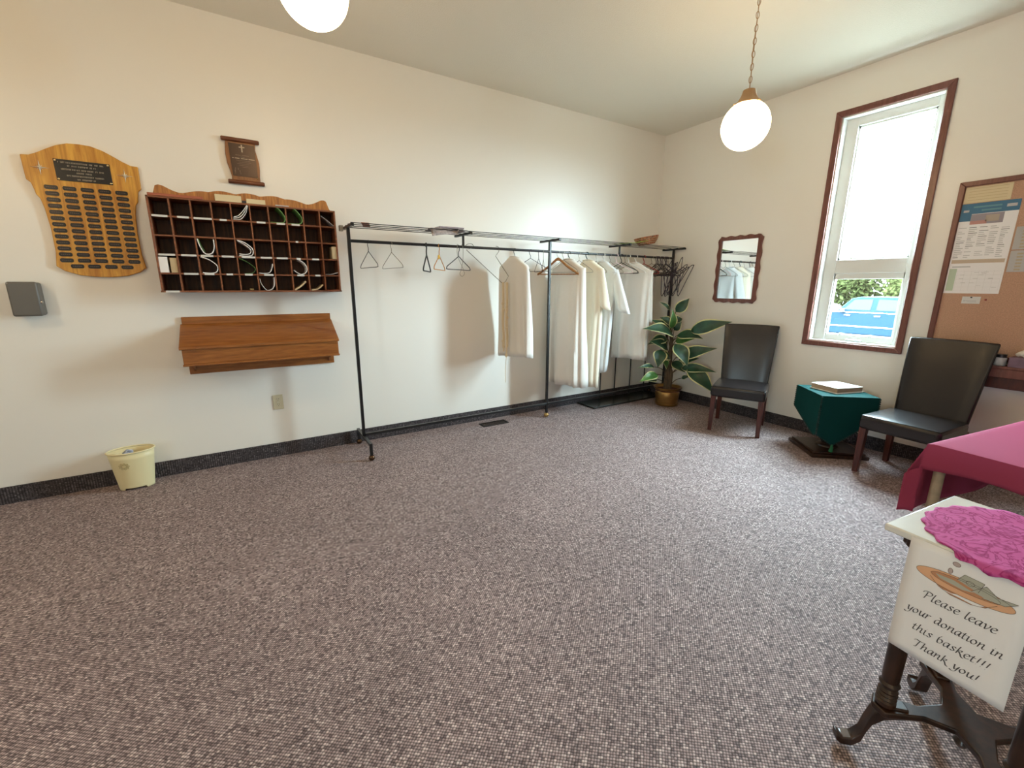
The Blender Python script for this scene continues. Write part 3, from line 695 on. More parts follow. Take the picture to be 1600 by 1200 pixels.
HM = {'dark': hmesh('wire_hanger', .0028, M['dkwire']), 'bare': hmesh('wire_hanger', .0026, M['wire']),
      'white': hmesh('plastic_hanger', .0050, M['p_white'], .205, .08, .20), 'pink': hmesh('plastic_hanger', .0050, M['p_pink'], .205, .08, .20),
      'pdark': hmesh('plastic_hanger', .0045, M['p_dark'], .205, .08, .20), 'red': hmesh('plastic_hanger', .0045, M['p_red'], .205, .08, .20),
      'teal': hmesh('plastic_hanger', .0050, M['p_teal'], .205, .08, .20), 'purple': hmesh('wire_hanger', .0042, M['purple']),
      'thick': hmesh('wire_hanger', .0040, M['p_dark'], .2, .085, .205), 'floral': hmesh('wrapped_hanger', .0060, M['floral'], .19, .085, .225),
      'orange': hmesh('wrapped_hanger', .0040, M['p_orange'], .2, .085, .21)}
def hang(kind, X, deg, lab, name=None, tilt=0, grp='clothes hangers on the rack', swing=0):
    o = link(name or HM[kind].name.split('.')[0], HM[kind]); o.location = (X, RY, RZ)
    o.rotation_euler = (tilt, swing, math.radians(deg)); return tag(o, lab, 'hanger', grp)
hang('dark', -3.83, 96, 'dark wire hanger nearest the left post of the rack', tilt=.03)
hang('bare', -3.64, 98, 'bare wire hanger, second from the left post of the rack')
hang('floral', -3.33, 60, 'black hanger wrapped in floral cloth on the rack')
oh = hang('orange', -3.21, 54, 'thin orange hanger with a yellow yarn bow')
MB().ball((-.018, 0, -.10), .016, 8, 6, (1,.6,1.3)).build('yarn_bow', M['p_yellow'], oh)
hang('thick', -3.02, 33, 'thick dark hanger by the first shelf strut')
tag(MB().tube(smooth_path([(-3.0,RY-.02,1.815),(-2.985,RY-.02,1.80),(-2.985,RY-.02,1.70),(-3.005,RY-.02,1.60),(-3.02,RY-.02,1.56),(-3.0,RY-.02,1.535),(-2.975,RY-.02,1.56),(-2.99,RY-.02,1.61),(-3.04,RY-.02,1.72),(-3.04,RY-.02,1.82)], 5), .002, 6).build('wire_loop', M['wire']), 'thin looped wire hanging at the first shelf strut', 'wire')
tag(MB().tube(smooth_path([(-2.97,RY,1.79),(-2.93,RY,1.825),(-2.88,RY,1.83),(-2.86,RY,1.80)], 5)+[Vector((-2.95,RY-.02,1.775)), Vector((-2.565,RY-.02,1.475)), Vector((-2.53,RY-.02,1.49)), Vector((-2.495,RY-.02,1.545)), Vector((-2.64,RY-.02,1.73))]+smooth_path([(-2.60,RY-.015,1.775),(-2.595,RY,1.815),(-2.625,RY,1.822)], 4), .003, 6).build('opened_wire_hanger', M['wire']), 'opened out wire hanger holding the cream cords', 'hanger', 'clothes hangers on the rack')
hang('dark', -2.41, 103, 'dark hanger inside the leftmost white garment')
hang('dark', -2.22, 120, 'dark wire hanger just right of the leftmost garment', tilt=.04)
hang('dark', -2.12, 66, 'empty dark wire hanger left of the middle post')
hang('bare', -2.06, 58, 'empty bare wire hanger beside the middle post')
# wooden hanger
wh = thing('wooden_hanger', 'broad wooden suit hanger in front of the middle post', 'hanger', (-1.87, RY, RZ), math.radians(129), 'clothes hangers on the rack')
MB().tube(smooth_path(hook_pts(.0155, .07), 2), .0024, 6).build('hook', M['chrome'], wh)
wp = smooth_path([(-.225,0,-.225),(-.20,0,-.212),(-.10,0,-.145),(-.03,0,-.085),(0,0,-.072),(.03,0,-.085),(.10,0,-.145),(.20,0,-.212),(.225,0,-.225)], 5)
wb = MB(); n = len(wp); vs_ = []
for i, p in enumerate(wp):
    t = abs(2*i/(n-1)-1); hh = .013+.004*(1-t); dd = .007+.010*t
    for k in range(10): a = 2*PI*k/10; vs_.append((p.x, dd*math.cos(a)-.015*t, p.z+hh*math.sin(a)))
wb.add(vs_, [(i*10+k, i*10+(k+1) % 10, (i+1)*10+(k+1) % 10, (i+1)*10+k) for i in range(n-1) for k in range(10)]+[tuple(range(10)), tuple((n-1)*10+k for k in range(10))])
wb.build('shoulders', M['hang_wood'], wh)
MB().cyl((-.205,-.01,-.226), (.205,-.01,-.226), .006, n=10).build('trouser_bar', M['hang_wood'], wh)
hang('bare', -1.80, 100, 'bare wire hanger behind the wooden suit hanger')
hang('thick', -1.72, 108, 'thick dark hanger inside the large white robe')
hang('teal', -1.47, 112, 'dark teal plastic hanger inside the cream robe')
hang('bare', -1.58, 97, 'bare wire hanger between the two long robes')
hang('bare', -1.33, 82, 'bare wire hanger right of the cream robe')
hang('white', -1.22, 84, 'white plastic hanger inside the tapered white robe')
hang('bare', -1.12, 95, 'bare wire hanger right of the tapered robe')
hang('pink', -1.02, 108, 'pale pink plastic hanger left of the third shelf strut')
hang('pdark', -.94, 112, 'dark plastic hanger right of the third shelf strut')
hang('bare', -.88, 96, 'bare wire hanger right of the third shelf strut')
hang('white', -.82, 110, 'white plastic hanger, left of the two above the right garment')
hang('white', -.70, 104, 'white plastic hanger holding the rightmost white garment')
hang('red', -.56, 100, 'red plastic hanger near the right end of the rail')
rb = random.Random(11)
for k in range(13):
    hang('purple' if k % 4 else 'bare', -.36+k*.020, 78+rb.uniform(-24, 24), 'wire hanger in the jumbled bunch at the right end of the rail', tilt=rb.uniform(-.05,.05), grp='jumbled hangers at the end of the rail', swing=rb.uniform(-.12,.12))
for k in range(9):      # hangers hooked onto the lower bars of others
    o = hang('purple', -.32+k*.024, 84+rb.uniform(-18, 18), 'purplish wire hanger hanging from the bunch above the plant', tilt=rb.uniform(-.1,.1), grp='hangers hooked under the bunch', swing=rb.uniform(1.0,1.5))
    o.location.z = RZ-.195; o.location.y = RY-.01-.010*k
hang('bare', -.11, 62, 'bare wire hanger last on the rail by the right post')
hang('bare', -.42, 96, 'pale wire hanger first in the jumbled bunch', tilt=.05)

# ------------------------------------------------------------------ robes
def robe(name, lab, X, deg, zt, zh, sw, hwid, hd, m, sleeves=(), folds=7, amp=.16, seed=0, collar=True, lean=0):
    t = thing(name, lab, 'robe', (X, RY, zh), math.radians(deg), 'white robes on the rack')
    rnd = random.Random(seed); ph = [rnd.uniform(0, 6.28) for _ in range(6)]
    Hh = zt-zh
    rows = [(0,.055,.035),(.012,.075,.042),(.03,.10,.045),(.055,.14,.048),(.085,sw*.93,.05),(.11,sw,.052)]
    k = 14
    for i in range(1, k+1):
        q = i/k; rows.append((.11+(Hh-.11)*q, sw+(hwid-sw)*q**.9, .052+(hd-.052)*min(1, q*1.6)))
    N = 72; vs_ = []
    for d, w, dd in rows:
        q = max(0, (d-.1)/(Hh-.1))
        for j in range(N):
            a = 2*PI*j/N; c, s = math.cos(a), math.sin(a)
            f = 1+amp*q**.7*(.6*math.sin(folds*a+ph[0]+q*.8)+.4*math.sin((folds*2-3)*a+ph[1]-q*1.2))
            g = 1+.03*q*math.sin(3*a+ph[2]+q*3)
            uu = math.copysign(abs(c)**.75, c)*w*g+lean*q; vv = math.copysign(abs(s)**.85, s)*dd*f+.012*math.sin(4*q+ph[3])
            vs_.append((uu, vv, Hh-d+(.010*math.sin(2*a+ph[4]) if q > .98 else 0)))
    b = MB(); R_ = len(rows)
    b.add(vs_, [(i*N+j, i*N+(j+1) % N, (i+1)*N+(j+1) % N, (i+1)*N+j) for i in range(R_-1) for j in range(N)])
    b.build('body', m, t, solid=.003, angle=80)
    for (side, ln, outw, wid) in sleeves:
        vs_ = []; n2 = 28; m2 = 12
        for i in range(m2+1):
            q = i/m2; cx = side*(sw-.055+outw*q); cz = Hh-.085-ln*q; w = .06+(wid-.06)*q; dd = .035+.02*q
            for j in range(n2):
                a = 2*PI*j/n2; f = 1+.2*q*math.sin(4*a+ph[5]+side)
                vs_.append((cx+w*math.cos(a), dd*math.sin(a)*f-.03*q, cz-(side*.03*math.cos(a)*q)))
        b = MB(); b.add(vs_, [(i*n2+j, i*n2+(j+1) % n2, (i+1)*n2+(j+1) % n2, (i+1)*n2+j) for i in range(m2) for j in range(n2)])
        b.build('sleeve', m, t, solid=.003, angle=80)
    if collar:
        MB().tube([(.066*math.cos(2*PI*j/24), .040*math.sin(2*PI*j/24), Hh-.004+.012*math.sin(2*PI*j/24)) for j in range(24)], .006, 8, closed=True).build('collar', m, t)
    hem = MB()
    return t
robe('white_surplice', 'short sleeveless white garment beside the cream cords', -2.41, 103, 1.725, .74, .20, .235, .075, M['robe'], folds=7, amp=.40, seed=1)
robe('white_robe', 'large long white robe just right of the middle post', -1.72, 106, 1.725, .36, .205, .265, .105, M['robe'], ((1,.36,.05,.085), (-1,.62,.0,.075)), folds=9, amp=.45, seed=2)
robe('cream_robe', 'long cream robe hanging behind the large white one', -1.45, 104, 1.725, .32, .20, .20, .080, M['robe_c'], ((-1,.42,.07,.075),(1,.42,.03,.075)), folds=8, amp=.45, seed=3)
robe('tapered_robe', 'bluish white robe with a flared short sleeve beside the stand rod', -1.22, 98, 1.715, .46, .20, .13, .075, M['robe_b'], ((-1,.45,.14,.085),(1,.4,.05,.08)), folds=6, amp=.4, seed=4, lean=.03)
robe('pocket_robe', 'rightmost white garment with a draped front above the stand', -.71, 112, 1.72, .57, .215, .225, .09, M['robe'], ((-1,.58,.01,.075),), folds=8, amp=.42, seed=5)
# cream cords
for i, (dx, dy, z0, r) in enumerate(((0,0,.80,.0085), (.022,-.015,.74,.0085), (-.018,-.01,.86,.007), (.045,.0,.84,.006))):
    x = -2.56+dx; y = RY-.035+dy
    cd = thing('cincture_cord', ['thickest cream cord knotted at the opened wire hanger', 'longest cream cord beside the leftmost garment', 'left hand cream cord with small knots', 'thin cream cord looped beside the garment'][i], 'cord', (x, y, z0), group='cream cords on the rack')
    MB().tube(smooth_path([(0,0,1.485-z0),(.004,.003,1.3-z0),(-.004,0,1.1-z0),(.003,-.004,.95-z0),(0,0,0)], 6), r, 8).build('strand', M['rope'], cd)
    for z in ((.02,.30) if i % 2 else (.05,.42)): MB().ball((0,0,z), r*1.7, 10, 7, (1,1,1.3)).build('knot', M['rope'], cd)
    if i == 1: MB().tube([(0,0,0),(-.012,0,-.13),(-.010,0,-.26)], .003, 6).build('tail', M['rope'], cd)

# papers and basket on the shelf
npg = MB()
def npf(u, v):
    x = -3.34+.33*u; y = -.47+.30*v
    return Vector((x+.04*v, y, 1.929+.006*math.sin(5*u)+(-.07*(1-v/.18)*(1-u*.5) if v < .18 and u < .75 else 0)))
npg.grid(npf, 16, 16); tag(npg.build('newspaper', M['news'], solid=.003), 'folded newspaper drooping over the rack shelf edge', 'newspaper')
tag(MB().box(-3.25, -3.02, -.42, -.20, 1.9365, 1.950).build('magazine', mat('magazine_cover', (.30, .25, .28), .4, var=.3, vscale=20), bevel=.002), 'thin magazine lying on the newspaper on the shelf', 'magazine')
tag(MB().prism([(-3.9,-.40),(-3.84,-.40),(-3.78,-.2),(-3.84,-.2)], lambda x, y: (x, y, 1.928), lambda x, y: (x, y, 1.934)).build('paper_scrap', M['red_p']), 'small reddish brown scrap on the left end of the shelf', 'scrap')
bk = thing('wicker_basket', 'tilted red brown wicker basket on the right end of the shelf', 'basket', (-.52, -.28, 1.928))
bk.rotation_euler = (.0, math.radians(-10), math.radians(-32))
bk.location.z = 1.943; bk.scale = (.82, .82, .72)
MB().lathe([(.001,0),(.10,0),(.105,.008),(.135,.06),(.155,.115),(.150,.115),(.128,.06),(.098,.014),(.001,.012)], 32, sx=1.15, sy=.85).build('woven_bowl', M['wicker'], bk)
MB().tube([(.152*1.15*math.cos(2*PI*k/32), .152*.85*math.sin(2*PI*k/32), .117) for k in range(32)], .006, 8, closed=True).build('rim', M['wicker'], bk)
for z, r in ((.03,.118), (.06,.137), (.09,.148)):
    MB().tube([((r+.002)*1.15*math.cos(2*PI*k/32), (r+.002)*.85*math.sin(2*PI*k/32), z+.004*math.sin(8*PI*k/32*2)) for k in range(32)], .004, 6, closed=True).build('weave_band', M['buff'], bk)
tag(MB().grid(lambda u, v: Vector((-1.0+.36*u, -.44+.20*v*(1-.4*u)+.03, 1.930+.045*u*u)), 8, 4).build('palm_leaf', M['palm'], solid=.003), 'flat green palm leaf leaning on the wicker basket', 'leaf')

# ------------------------------------------------------------------ potted plant
pt = thing('potted_plant', 'variegated leafy plant in a brass pot in the corner', 'plant', (-.36, -.63, 0))
MB().lathe([(.12,0),(.135,.006),(.137,.02),(.130,.028),(.133,.05),(.142,.11),(.145,.165),(.138,.18),(.150,.20),(.168,.222),(.170,.232),(.160,.232),(.142,.205),(.13,.19)], 36).build('pot', M['pot'], pt)
MB().tube([(.140*math.cos(2*PI*k/36), .140*math.sin(2*PI*k/36), .035) for k in range(36)], .005, 8, closed=True).build('pot_ring', M['pot'], pt)
MB().lathe([(.001,.205),(.08,.207),(.150,.200),(.15,.19),(.001,.19)], 28).build('soil', M['soil'], pt)
st = MB()
for k, (dx, dy, rr, h) in enumerate(((0,0,.028,.86), (.035,.01,.022,.55), (-.03,.015,.022,.5), (.01,-.03,.02,.45))):
    st.tube([(dx*.8,dy*.8,.19),(dx,dy,.4),(dx*.8,dy*.8,h)], [rr*1.15,rr,rr*.7], 10)
st.build('stem', M['trunk'], pt)
rh = Vector((math.sin(YAW), -math.cos(YAW), 0)); fh = Vector((math.cos(YAW), math.sin(YAW), 0))
S = .00150
def lp(zx, zy, dep): return rh*((zx-588)*S)-fh*dep+Vector((0,0,.215+(880-zy)*S))
def leaf(i, bx, by, tx, ty, w, d0, d1, m=M['leaf'], roll=0, sag=.12):
    A = lp(bx, by, d0); T = lp(tx, ty, d1); ax = T-A; ln = ax.length
    w *= 1.12; fn = Vector((0,0,.55))-fh*.85
    side = ax.cross(fn)
    if side.length < .02: side = rh.copy()
    side.normalize(); nrm = side.cross(ax).normalized()
    if nrm.dot(fn) < 0: nrm = -nrm
    roll *= .5
    q = Matrix.Rotation(roll, 3, ax.normalized()); side = q @ side; nrm = q @ nrm
    nu, nv = 6, 9; vs_ = []; b = MB()
    us = [-1,-.82,-.4,0,.4,.82,1]
    for j in range(nv+1):
        t = j/nv; wd = w*(math.sin(PI*min(1, t**.68)))**1.15*(1 if t < .999 else 0)+.001
        c = A+ax*t+nrm*(sag*ln*math.sin(PI*t))
        for u in us: vs_.append(c+side*(u*wd)+nrm*(.22*wd*abs(u)+.05*wd*math.sin(9*t+u*3)))
    for j in range(nv):
        for k in range(nu): b.add([vs_[j*7+k], vs_[j*7+k+1], vs_[(j+1)*7+k+1], vs_[(j+1)*7+k]], [(0,1,2,3)], 1 if k in (0, nu-1) else 0)
    lo = b.build('leaf', [m, M['leaf_e']], pt, solid=.0015, angle=80)
    S0 = Vector((0, 0, max(.22, min(.8, A.z-.12)))) ; S0 += Vector((A.x, A.y, 0)).normalized()*.015 if Vector((A.x, A.y)).length > .001 else Vector((0,0,0))
    MB().tube(smooth_path([S0, (S0+A)/2+Vector((0,0,.03)), A], 4), .0045, 6).build('leaf_stalk', M['trunk'], lo)
LV = [(600,255,695,148,.062,0,.02,0,.5),(552,240,460,176,.025,0,.0,0,0),(562,385,548,228,.045,.06,.10,1,.2),(590,330,668,312,.05,-.02,-.03,0,.4),
      (585,440,300,378,.085,.05,.22,0,.5),(565,430,410,318,.075,0,-.0,0,.3),(605,440,768,452,.075,.08,.25,0,-.4),(690,400,928,312,.075,.15,.40,0,.5),
      (610,490,735,455,.055,.03,.16,1,.2),(575,500,655,662,.085,.16,.30,0,0),(640,600,850,515,.070,.12,.36,0,.3),(560,555,392,485,.07,.0,.06,0,.3),
      (490,555,455,690,.075,.06,.16,0,.2),(650,655,785,618,.05,.02,.14,0,.3),(655,700,875,705,.055,.10,.32,0,.2),(690,690,866,868,.09,.16,.36,0,.3),
      (440,692,288,688,.030,.10,.20,0,.4),(465,748,298,795,.055,.14,.25,1,.3),(478,800,330,798,.05,.06,.15,0,.3),(680,790,735,765,.025,.06,.12,0,0),
      (560,470,400,520,.065,-.04,-.02,0,.2),(600,560,700,560,.06,-.02,.05,0,.2),(575,620,470,600,.06,.04,.10,0,.2),(600,660,690,735,.06,.02,.12,0,.2),(570,350,480,300,.05,.0,-.02,0,.1),(595,400,640,330,.045,.02,.06,0,.1),(560,700,500,640,.05,.05,.10,1,.1)]
for i, l in enumerate(LV): leaf(i, *l[:7], m=M['leaf_l' if l[7] else 'leaf'], roll=l[8])

# ------------------------------------------------------------------ mirror
mi = thing('wall_mirror', 'small mirror in a wavy edged reddish wood frame', 'mirror', (0, -1.142, 1.275))
fo = []; w, h = .252, .362
def edge(a, b, n, am):
    out = []
    for i in range(n):
        t = i/n; p = Vector(a).lerp(Vector(b), t); d = (Vector(b)-Vector(a)).normalized(); nn = Vector((d.y, -d.x))
        out.append(p+nn*am*(math.cos(t*2*PI*4)))
    return out
cc = .03
P = [(-w+cc,-h),(w-cc,-h),(w,-h+cc),(w,h-cc),(w-cc,h),(-w+cc,h),(-w,h-cc),(-w,-h+cc)]
fo = edge(P[0],P[1],24,.006)+edge(P[1],P[2],4,0)+edge(P[2],P[3],32,.006)+edge(P[3],P[4],4,0)+edge(P[4],P[5],24,.006)+edge(P[5],P[6],4,0)+edge(P[6],P[7],32,.006)+edge(P[7],P[0],4,0)
iw, ih = w-.042, h-.042
inn = []
for p in fo:
    s_ = min(iw/abs(p.x) if abs(p.x) > 1e-6 else 9, ih/abs(p.y) if abs(p.y) > 1e-6 else 9); inn.append(Vector((p.x*s_, p.y*s_)))
n = len(fo); b = MB(); vs_ = []
for (lst, x) in ((fo, -.001), (fo, -.018), (inn, -.024), (inn, -.008)): vs_ += [(x, p.x, p.y+h) for p in lst]
b.add(vs_, [(k*n+i, k*n+(i+1) % n, (k+1)*n+(i+1) % n, (k+1)*n+i) for k in range(3) for i in range(n)])
b.build('frame', M['cherry'], mi)
MB().box(-.010, -.004, -iw-.004, iw+.004, h-ih-.004, h+ih+.004).build('glass', M['mirror'], mi, smooth=False)

# ------------------------------------------------------------------ chairs
def chair(lab, loc, deg):
    t = thing('dining_chair', lab, 'chair', loc, math.radians(deg), 'dark leather dining chairs')      # faces local +X
    MB().box(-.20, .27, -.245, .245, .362, .475).build('seat', M['leather'], t, bevel=.028, seg=4)
    o = MB().grid(lambda u, v: Vector((-.21+.47*u, -.235+.47*v, .472+.016*math.sin(PI*u)**.6*math.sin(PI*v)**.6)), 14, 14).build('seat_pad', M['leather'], t)
    b = MB(); vs_ = []
    rows, cols = 14, 12
    for side in (0, 1):
        for i in range(rows+1):
            q = i/rows; z = .40+.655*q; hw_ = .222+.036*q; xb = -.235-.10*q-.02*q*q
            for j in range(cols+1):
                v = -1+2*j/cols; th2 = .032*(1-.45*abs(v)**6)*(1-.35*q**8)
                xc = xb+.012*v*v
                vs_.append((xc+(th2 if side == 0 else -th2), v*hw_, z+.004*(1-v*v)*(q > .99)))
    nC = cols+1; nR = rows+1; off = nC*nR; fs = []
    for s in (0, 1):
        for i in range(rows):
            for j in range(cols): fs.append(tuple(s*off+k for k in (i*nC+j, i*nC+j+1, (i+1)*nC+j+1, (i+1)*nC+j)))
    for i in range(rows):
        for j in (0, cols): fs.append((i*nC+j, (i+1)*nC+j, off+(i+1)*nC+j, off+i*nC+j))
    for j in range(cols):
        for i in (0, rows): fs.append((i*nC+j, i*nC+j+1, off+i*nC+j+1, off+i*nC+j))
    b.add(vs_, fs)
    bo = b.build('backrest', M['leather'], t, bevel=.012, seg=3, angle=50)
    for s in (-1, 1): MB().tube([(-.205-.105*q-.02*q*q, s*(.212+.034*q), .44+.6*q) for q in [k/8 for k in range(9)]], .004, 6).build('piping', M['leather'], bo)
    for sx, sy in ((1,1),(1,-1),(-1,1),(-1,-1)):
        x0, x1 = (.235, .235) if sx > 0 else (-.225, -.245)
        y = sy*.212; b = MB(); w0, w1 = .024, .018
        top = [(x0-w0,y-w0,.40),(x0+w0,y-w0,.40),(x0+w0,y+w0,.40),(x0-w0,y+w0,.40)]
        bot = [(x1-w1,y+sy*.006-w1,.0003),(x1+w1,y+sy*.006-w1,.0003),(x1+w1,y+sy*.006+w1,.0003),(x1-w1,y+sy*.006+w1,.0003)]
        b.add(bot+top, [(0,1,2,3),(4,5,6,7)]+[(k,(k+1) % 4,4+(k+1) % 4,4+k) for k in range(4)])
        b.build('leg', M['mahog'], t, bevel=.003)
    return t
chair('dark leather dining chair under the mirror', (-.475, -1.618, 0), 204.5)
chair('dark leather dining chair in front of the cork board', (-.485, -3.0, 0), 175)

# ------------------------------------------------------------------ pedestal table with green cloth
pd = thing('pedestal_table', 'small dark wooden pedestal table with a square stepped base', 'table', (-.375, -2.42, 0), math.radians(-41))
MB().box(-.225, .225, -.225, .225, .0005, .030).build('base', M['antique'], pd, bevel=.004)
MB().box(-.205, .205, -.205, .205, .030, .048).build('base_step', M['antique'], pd, bevel=.006)
MB().lathe([(.09,.048),(.085,.06),(.05,.075),(.06,.10),(.07,.13),(.045,.17),(.04,.25),(.055,.33),(.07,.40),(.05,.45),(.11,.50),(.13,.535)], 24).build('column', M['antique'], pd)
MB().box(-.215, .215, -.215, .215, .532, .548).build('top', M['antique'], pd, bevel=.005)
MB().box(-.19, .19, -.19, .19, .50, .533).build('apron', M['antique'], pd, bevel=.003)
gc = thing('altar_cloth', 'dark green cloth with pointed flaps over the pedestal table', 'cloth', (-.375, -2.42, .5485), math.radians(-41))
MB().box(-.219, .219, -.219, .219, .0, .004).build('cloth_top', M['gcloth'], gc)
def flap(rot, pts):
    o = MB().prism([(-.219,.003),(.219,.003)]+pts, lambda u, z: (u, -.217-.004*min(1, -z*3), z), lambda u, z: (u, -.220-.004*min(1, -z*3), z)).build('flap', M['gcloth'], gc)
    o.rotation_euler = (0, 0, rot); path = [(.219,.0)]+pts+[(-.219,.0)]; fr = MB()
    for (u0, z0), (u1, z1) in zip(path[:-1], path[1:]):
        n_ = max(2, int(math.hypot(u1-u0, z1-z0)/.018))
        for k in range(n_): q_ = (k+.5)/n_; fr.ball((u0+(u1-u0)*q_, -.2215-.004*min(1, -(z0+(z1-z0)*q_)*3), z0+(z1-z0)*q_), .008, 7, 5, (1,.5,1))
    fr.build('scalloped_trim', M['gtrim'], o)
    return o
M['gtrim'] = mat('dark_green_trim', (.003, .03, .028), .8)
flap(0, [(.219,-.19),(-.085,-.43),(-.219,-.34)]); flap(-PI/2, [(.219,-.34),(.17,-.35),(-.219,-.19)]); flap(PI/2, [(.219,-.19),(0,-.36),(-.219,-.19)]); flap(PI, [(.219,-.19),(0,-.36),(-.219,-.19)])
tz = MB().tube([(-.085,-.223,-.42),(-.083,-.225,-.45),(-.087,-.224,-.485)], [.010,.012,.015], 8).build('tassel', mat('green_tassel', (.01, .14, .05), .7), gc)
bx = thing('flat_box', 'flat square white topped box on the green cloth', 'box', (-.335, -2.40, .5528), math.radians(-18))
MB().box(-.145, .145, -.13, .13, 0, .008).build('bottom_rim', M['boxtop'], bx, bevel=.002)
MB().box(-.138, .138, -.123, .123, .008, .045).build('sides', M['boxside'], bx, bevel=.002)
MB().box(-.140, .140, -.125, .125, .045, .049).build('lid', M['boxtop'], bx, bevel=.001)
MB().lathe([(.001,.0495),(.045,.0495),(.045,.050),(.001,.050)], 24, sx=1.1, sy=.6).build('lid_motif', mat('grey_motif', (.50, .55, .52), .6, var=.2, vscale=30), bx)

# ------------------------------------------------------------------ cork board and its papers
cb = thing('cork_board', 'large cork notice board in a reddish wood frame', 'notice board', (0, -3.5, .90))
yo = 3.5
CY0, CY1, CZ0, CZ1 = -4.25, -2.845, .915, 2.222
MB().box(-.012, -.001, CY0+yo, CY1+yo, CZ0-.9, CZ1-.9).build('cork_panel', M['cork'], cb, smooth=False)
def fr(pts): MB().prism(pts, lambda y, z: (-.001, y+yo, z-.9), lambda y, z: (-.028, y+yo, z-.9)).build('frame_rail', M['cherry'], cb, bevel=.004)
q = .035
fr([(CY0,CZ1),(CY1,CZ1),(CY1-q,CZ1-q),(CY0+q,CZ1-q)]); fr([(CY0,CZ0),(CY1,CZ0),(CY1-q,CZ0+q),(CY0+q,CZ0+q)])
fr([(CY1,CZ0),(CY1,CZ1),(CY1-q,CZ1-q),(CY1-q,CZ0+q)]); fr([(CY0,CZ0),(CY0,CZ1),(CY0+q,CZ1-q),(CY0+q,CZ0+q)])
def sheetw(name, lab, cat, y0, y1, z0, z1, m, x=-.0135, grp=None):
    t = thing(name, lab, cat, (x, (y0+y1)/2, z0), group=grp)
    MB().box(-.0012, 0, -(y1-y0)/2, (y1-y0)/2, 0, z1-z0).build('sheet', m, t, smooth=False)
    return t
def pr(parent, name, m, rects, x=-.0018):
    b = MB()
    for y0, y1, z0, z1 in rects: b.box(x, -.0012, y0, y1, z0, z1)
    return b.build(name, m, parent, smooth=False)
po = sheetw('wall_calendar', 'large wall calendar poster with a blue heading', 'calendar', -3.182, -2.882, 1.405, 2.062, M['paper'])
# local y: + is towards the window (left in the picture)
Hh = .657
pr(po, 'heading', M['blue_p'], [(-.15,.15,Hh-.075,Hh),(.088,.15,Hh-.125,Hh-.075)])
pr(po, 'heading_logo', M['print_l'], [(-.135,-.085,Hh-.045,Hh-.025),(.105,.135,Hh-.06,Hh-.045)], -.0022)
pr(po, 'heading_text', mat('heading_text', (.12, .28, .33), .6), [(-.06,.085,Hh-.033,Hh-.022),(-.06,.04,Hh-.058,Hh-.047)], -.0022)
pr(po, 'photograph', M['pic_p'], [(-.082,.088,Hh-.150,Hh-.078)])
pr(po, 'photo_detail', M['pic_b'], [(-.06,.01,Hh-.135,Hh-.09)], -.0022); pr(po, 'photo_detail', M['pic_r'], [(0,.088,Hh-.150,Hh-.125)], -.0022)
rp = random.Random(5); tl = []; td = []
for c in range(5):
    for r_ in range(17):
        if rp.random() < .8:
            y1 = .14-c*.056; z = Hh-.17-r_*.0135
            (td if rp.random() < .2 else tl).append((y1-rp.uniform(.02,.048), y1, z-.0045, z))
pr(po, 'small_print', M['print_l'], tl)['kind'] = 'stuff'; pr(po, 'bold_print', M['print'], td)['kind'] = 'stuff'
pr(po, 'tan_band', M['tan_b'], [(-.14,.14,.225,.252)])
pr(po, 'month_title', M['print_l'], [(.03,.13,.195,.203)])
pr(po, 'green_column', M['gcal'], [(.10,.142,.02,.185)])
cal = []
for k in range(6): cal.append((-.14,.095,.02+k*.029,.0208+k*.029))
for k in range(7): cal.append((-.14+k*.039,-.1393+k*.039,.02,.17))
for k in range(14): y = rp.uniform(-.13,.06); z = rp.uniform(.03,.16); cal.append((y,y+.025,z,z+.003))
pr(po, 'calendar_grid', mat('pale_rule', (.62, .61, .60), .7), cal)
nt_ = sheetw('cream_notice', 'cream lined notice at the top of the cork board', 'notice', -3.125, -2.884, 2.066, 2.18, M['cream_p'])
pr(nt_, 'ruled_lines', M['buff'], [(-.10,.10,.02+k*.02,.0225+k*.02) for k in range(5)])
for i, (z0, z1) in enumerate(((1.715, 1.872), (1.56, 1.708))):
    ps_ = sheetw('sleeved_page', ['upper page in a clear sleeve right of the calendar', 'lower page in a clear sleeve right of the calendar'][i], 'page', -3.42, -3.192, z0, z1, M['paper_g'], grp='sleeved pages')
    pr(ps_, 'page_print', M['buff'], [(.05,.08,.01+k*.022,.022+k*.022) for k in range(6)])
    pr(ps_, 'page_lines', M['print_l'], [(-.09,.03,.01+k*.012,.014+k*.012) for k in range(10)])
    MB().box(-.004, -.0030, -.114, .114, 0, z1-z0).build('clear_sleeve', glass('sleeve_film', refl=.12) if 'sleeve_film' not in bpy.data.materials else bpy.data.materials['sleeve_film'], ps_, smooth=False)
cd_ = sheetw('business_card', 'small white card pinned below the calendar', 'card', -3.097, -2.997, 1.329, 1.382, M['label_w'])
pr(cd_, 'card_print', M['print_l'], [(-.03,.03,.02,.024),(-.03,.02,.012,.015),(.032,.040,.016,.026)])
tag(MB().lathe([(.006,0),(.006,.004),(.003,.008),(.003,.014),(.005,.017),(.001,.018)], 10).build('push_pin', M['p_red']), 'single push pin right of the small card', 'push pin').matrix_world = Matrix.Translation((-.012, -3.125, 1.36)) @ Matrix.Rotation(-PI/2, 4, 'Y')
pn = tag(MB().lathe([(.005,0),(.005,.004),(.002,.008),(.002,.012),(.004,.015),(.001,.016)], 10).build('push_pin', M['p_dark']), 'dark pin at the top edge of the white card', 'push pin'); pn.matrix_world = Matrix.Translation((-.0148, -3.047, 1.376)) @ Matrix.Rotation(-PI/2, 4, 'Y')
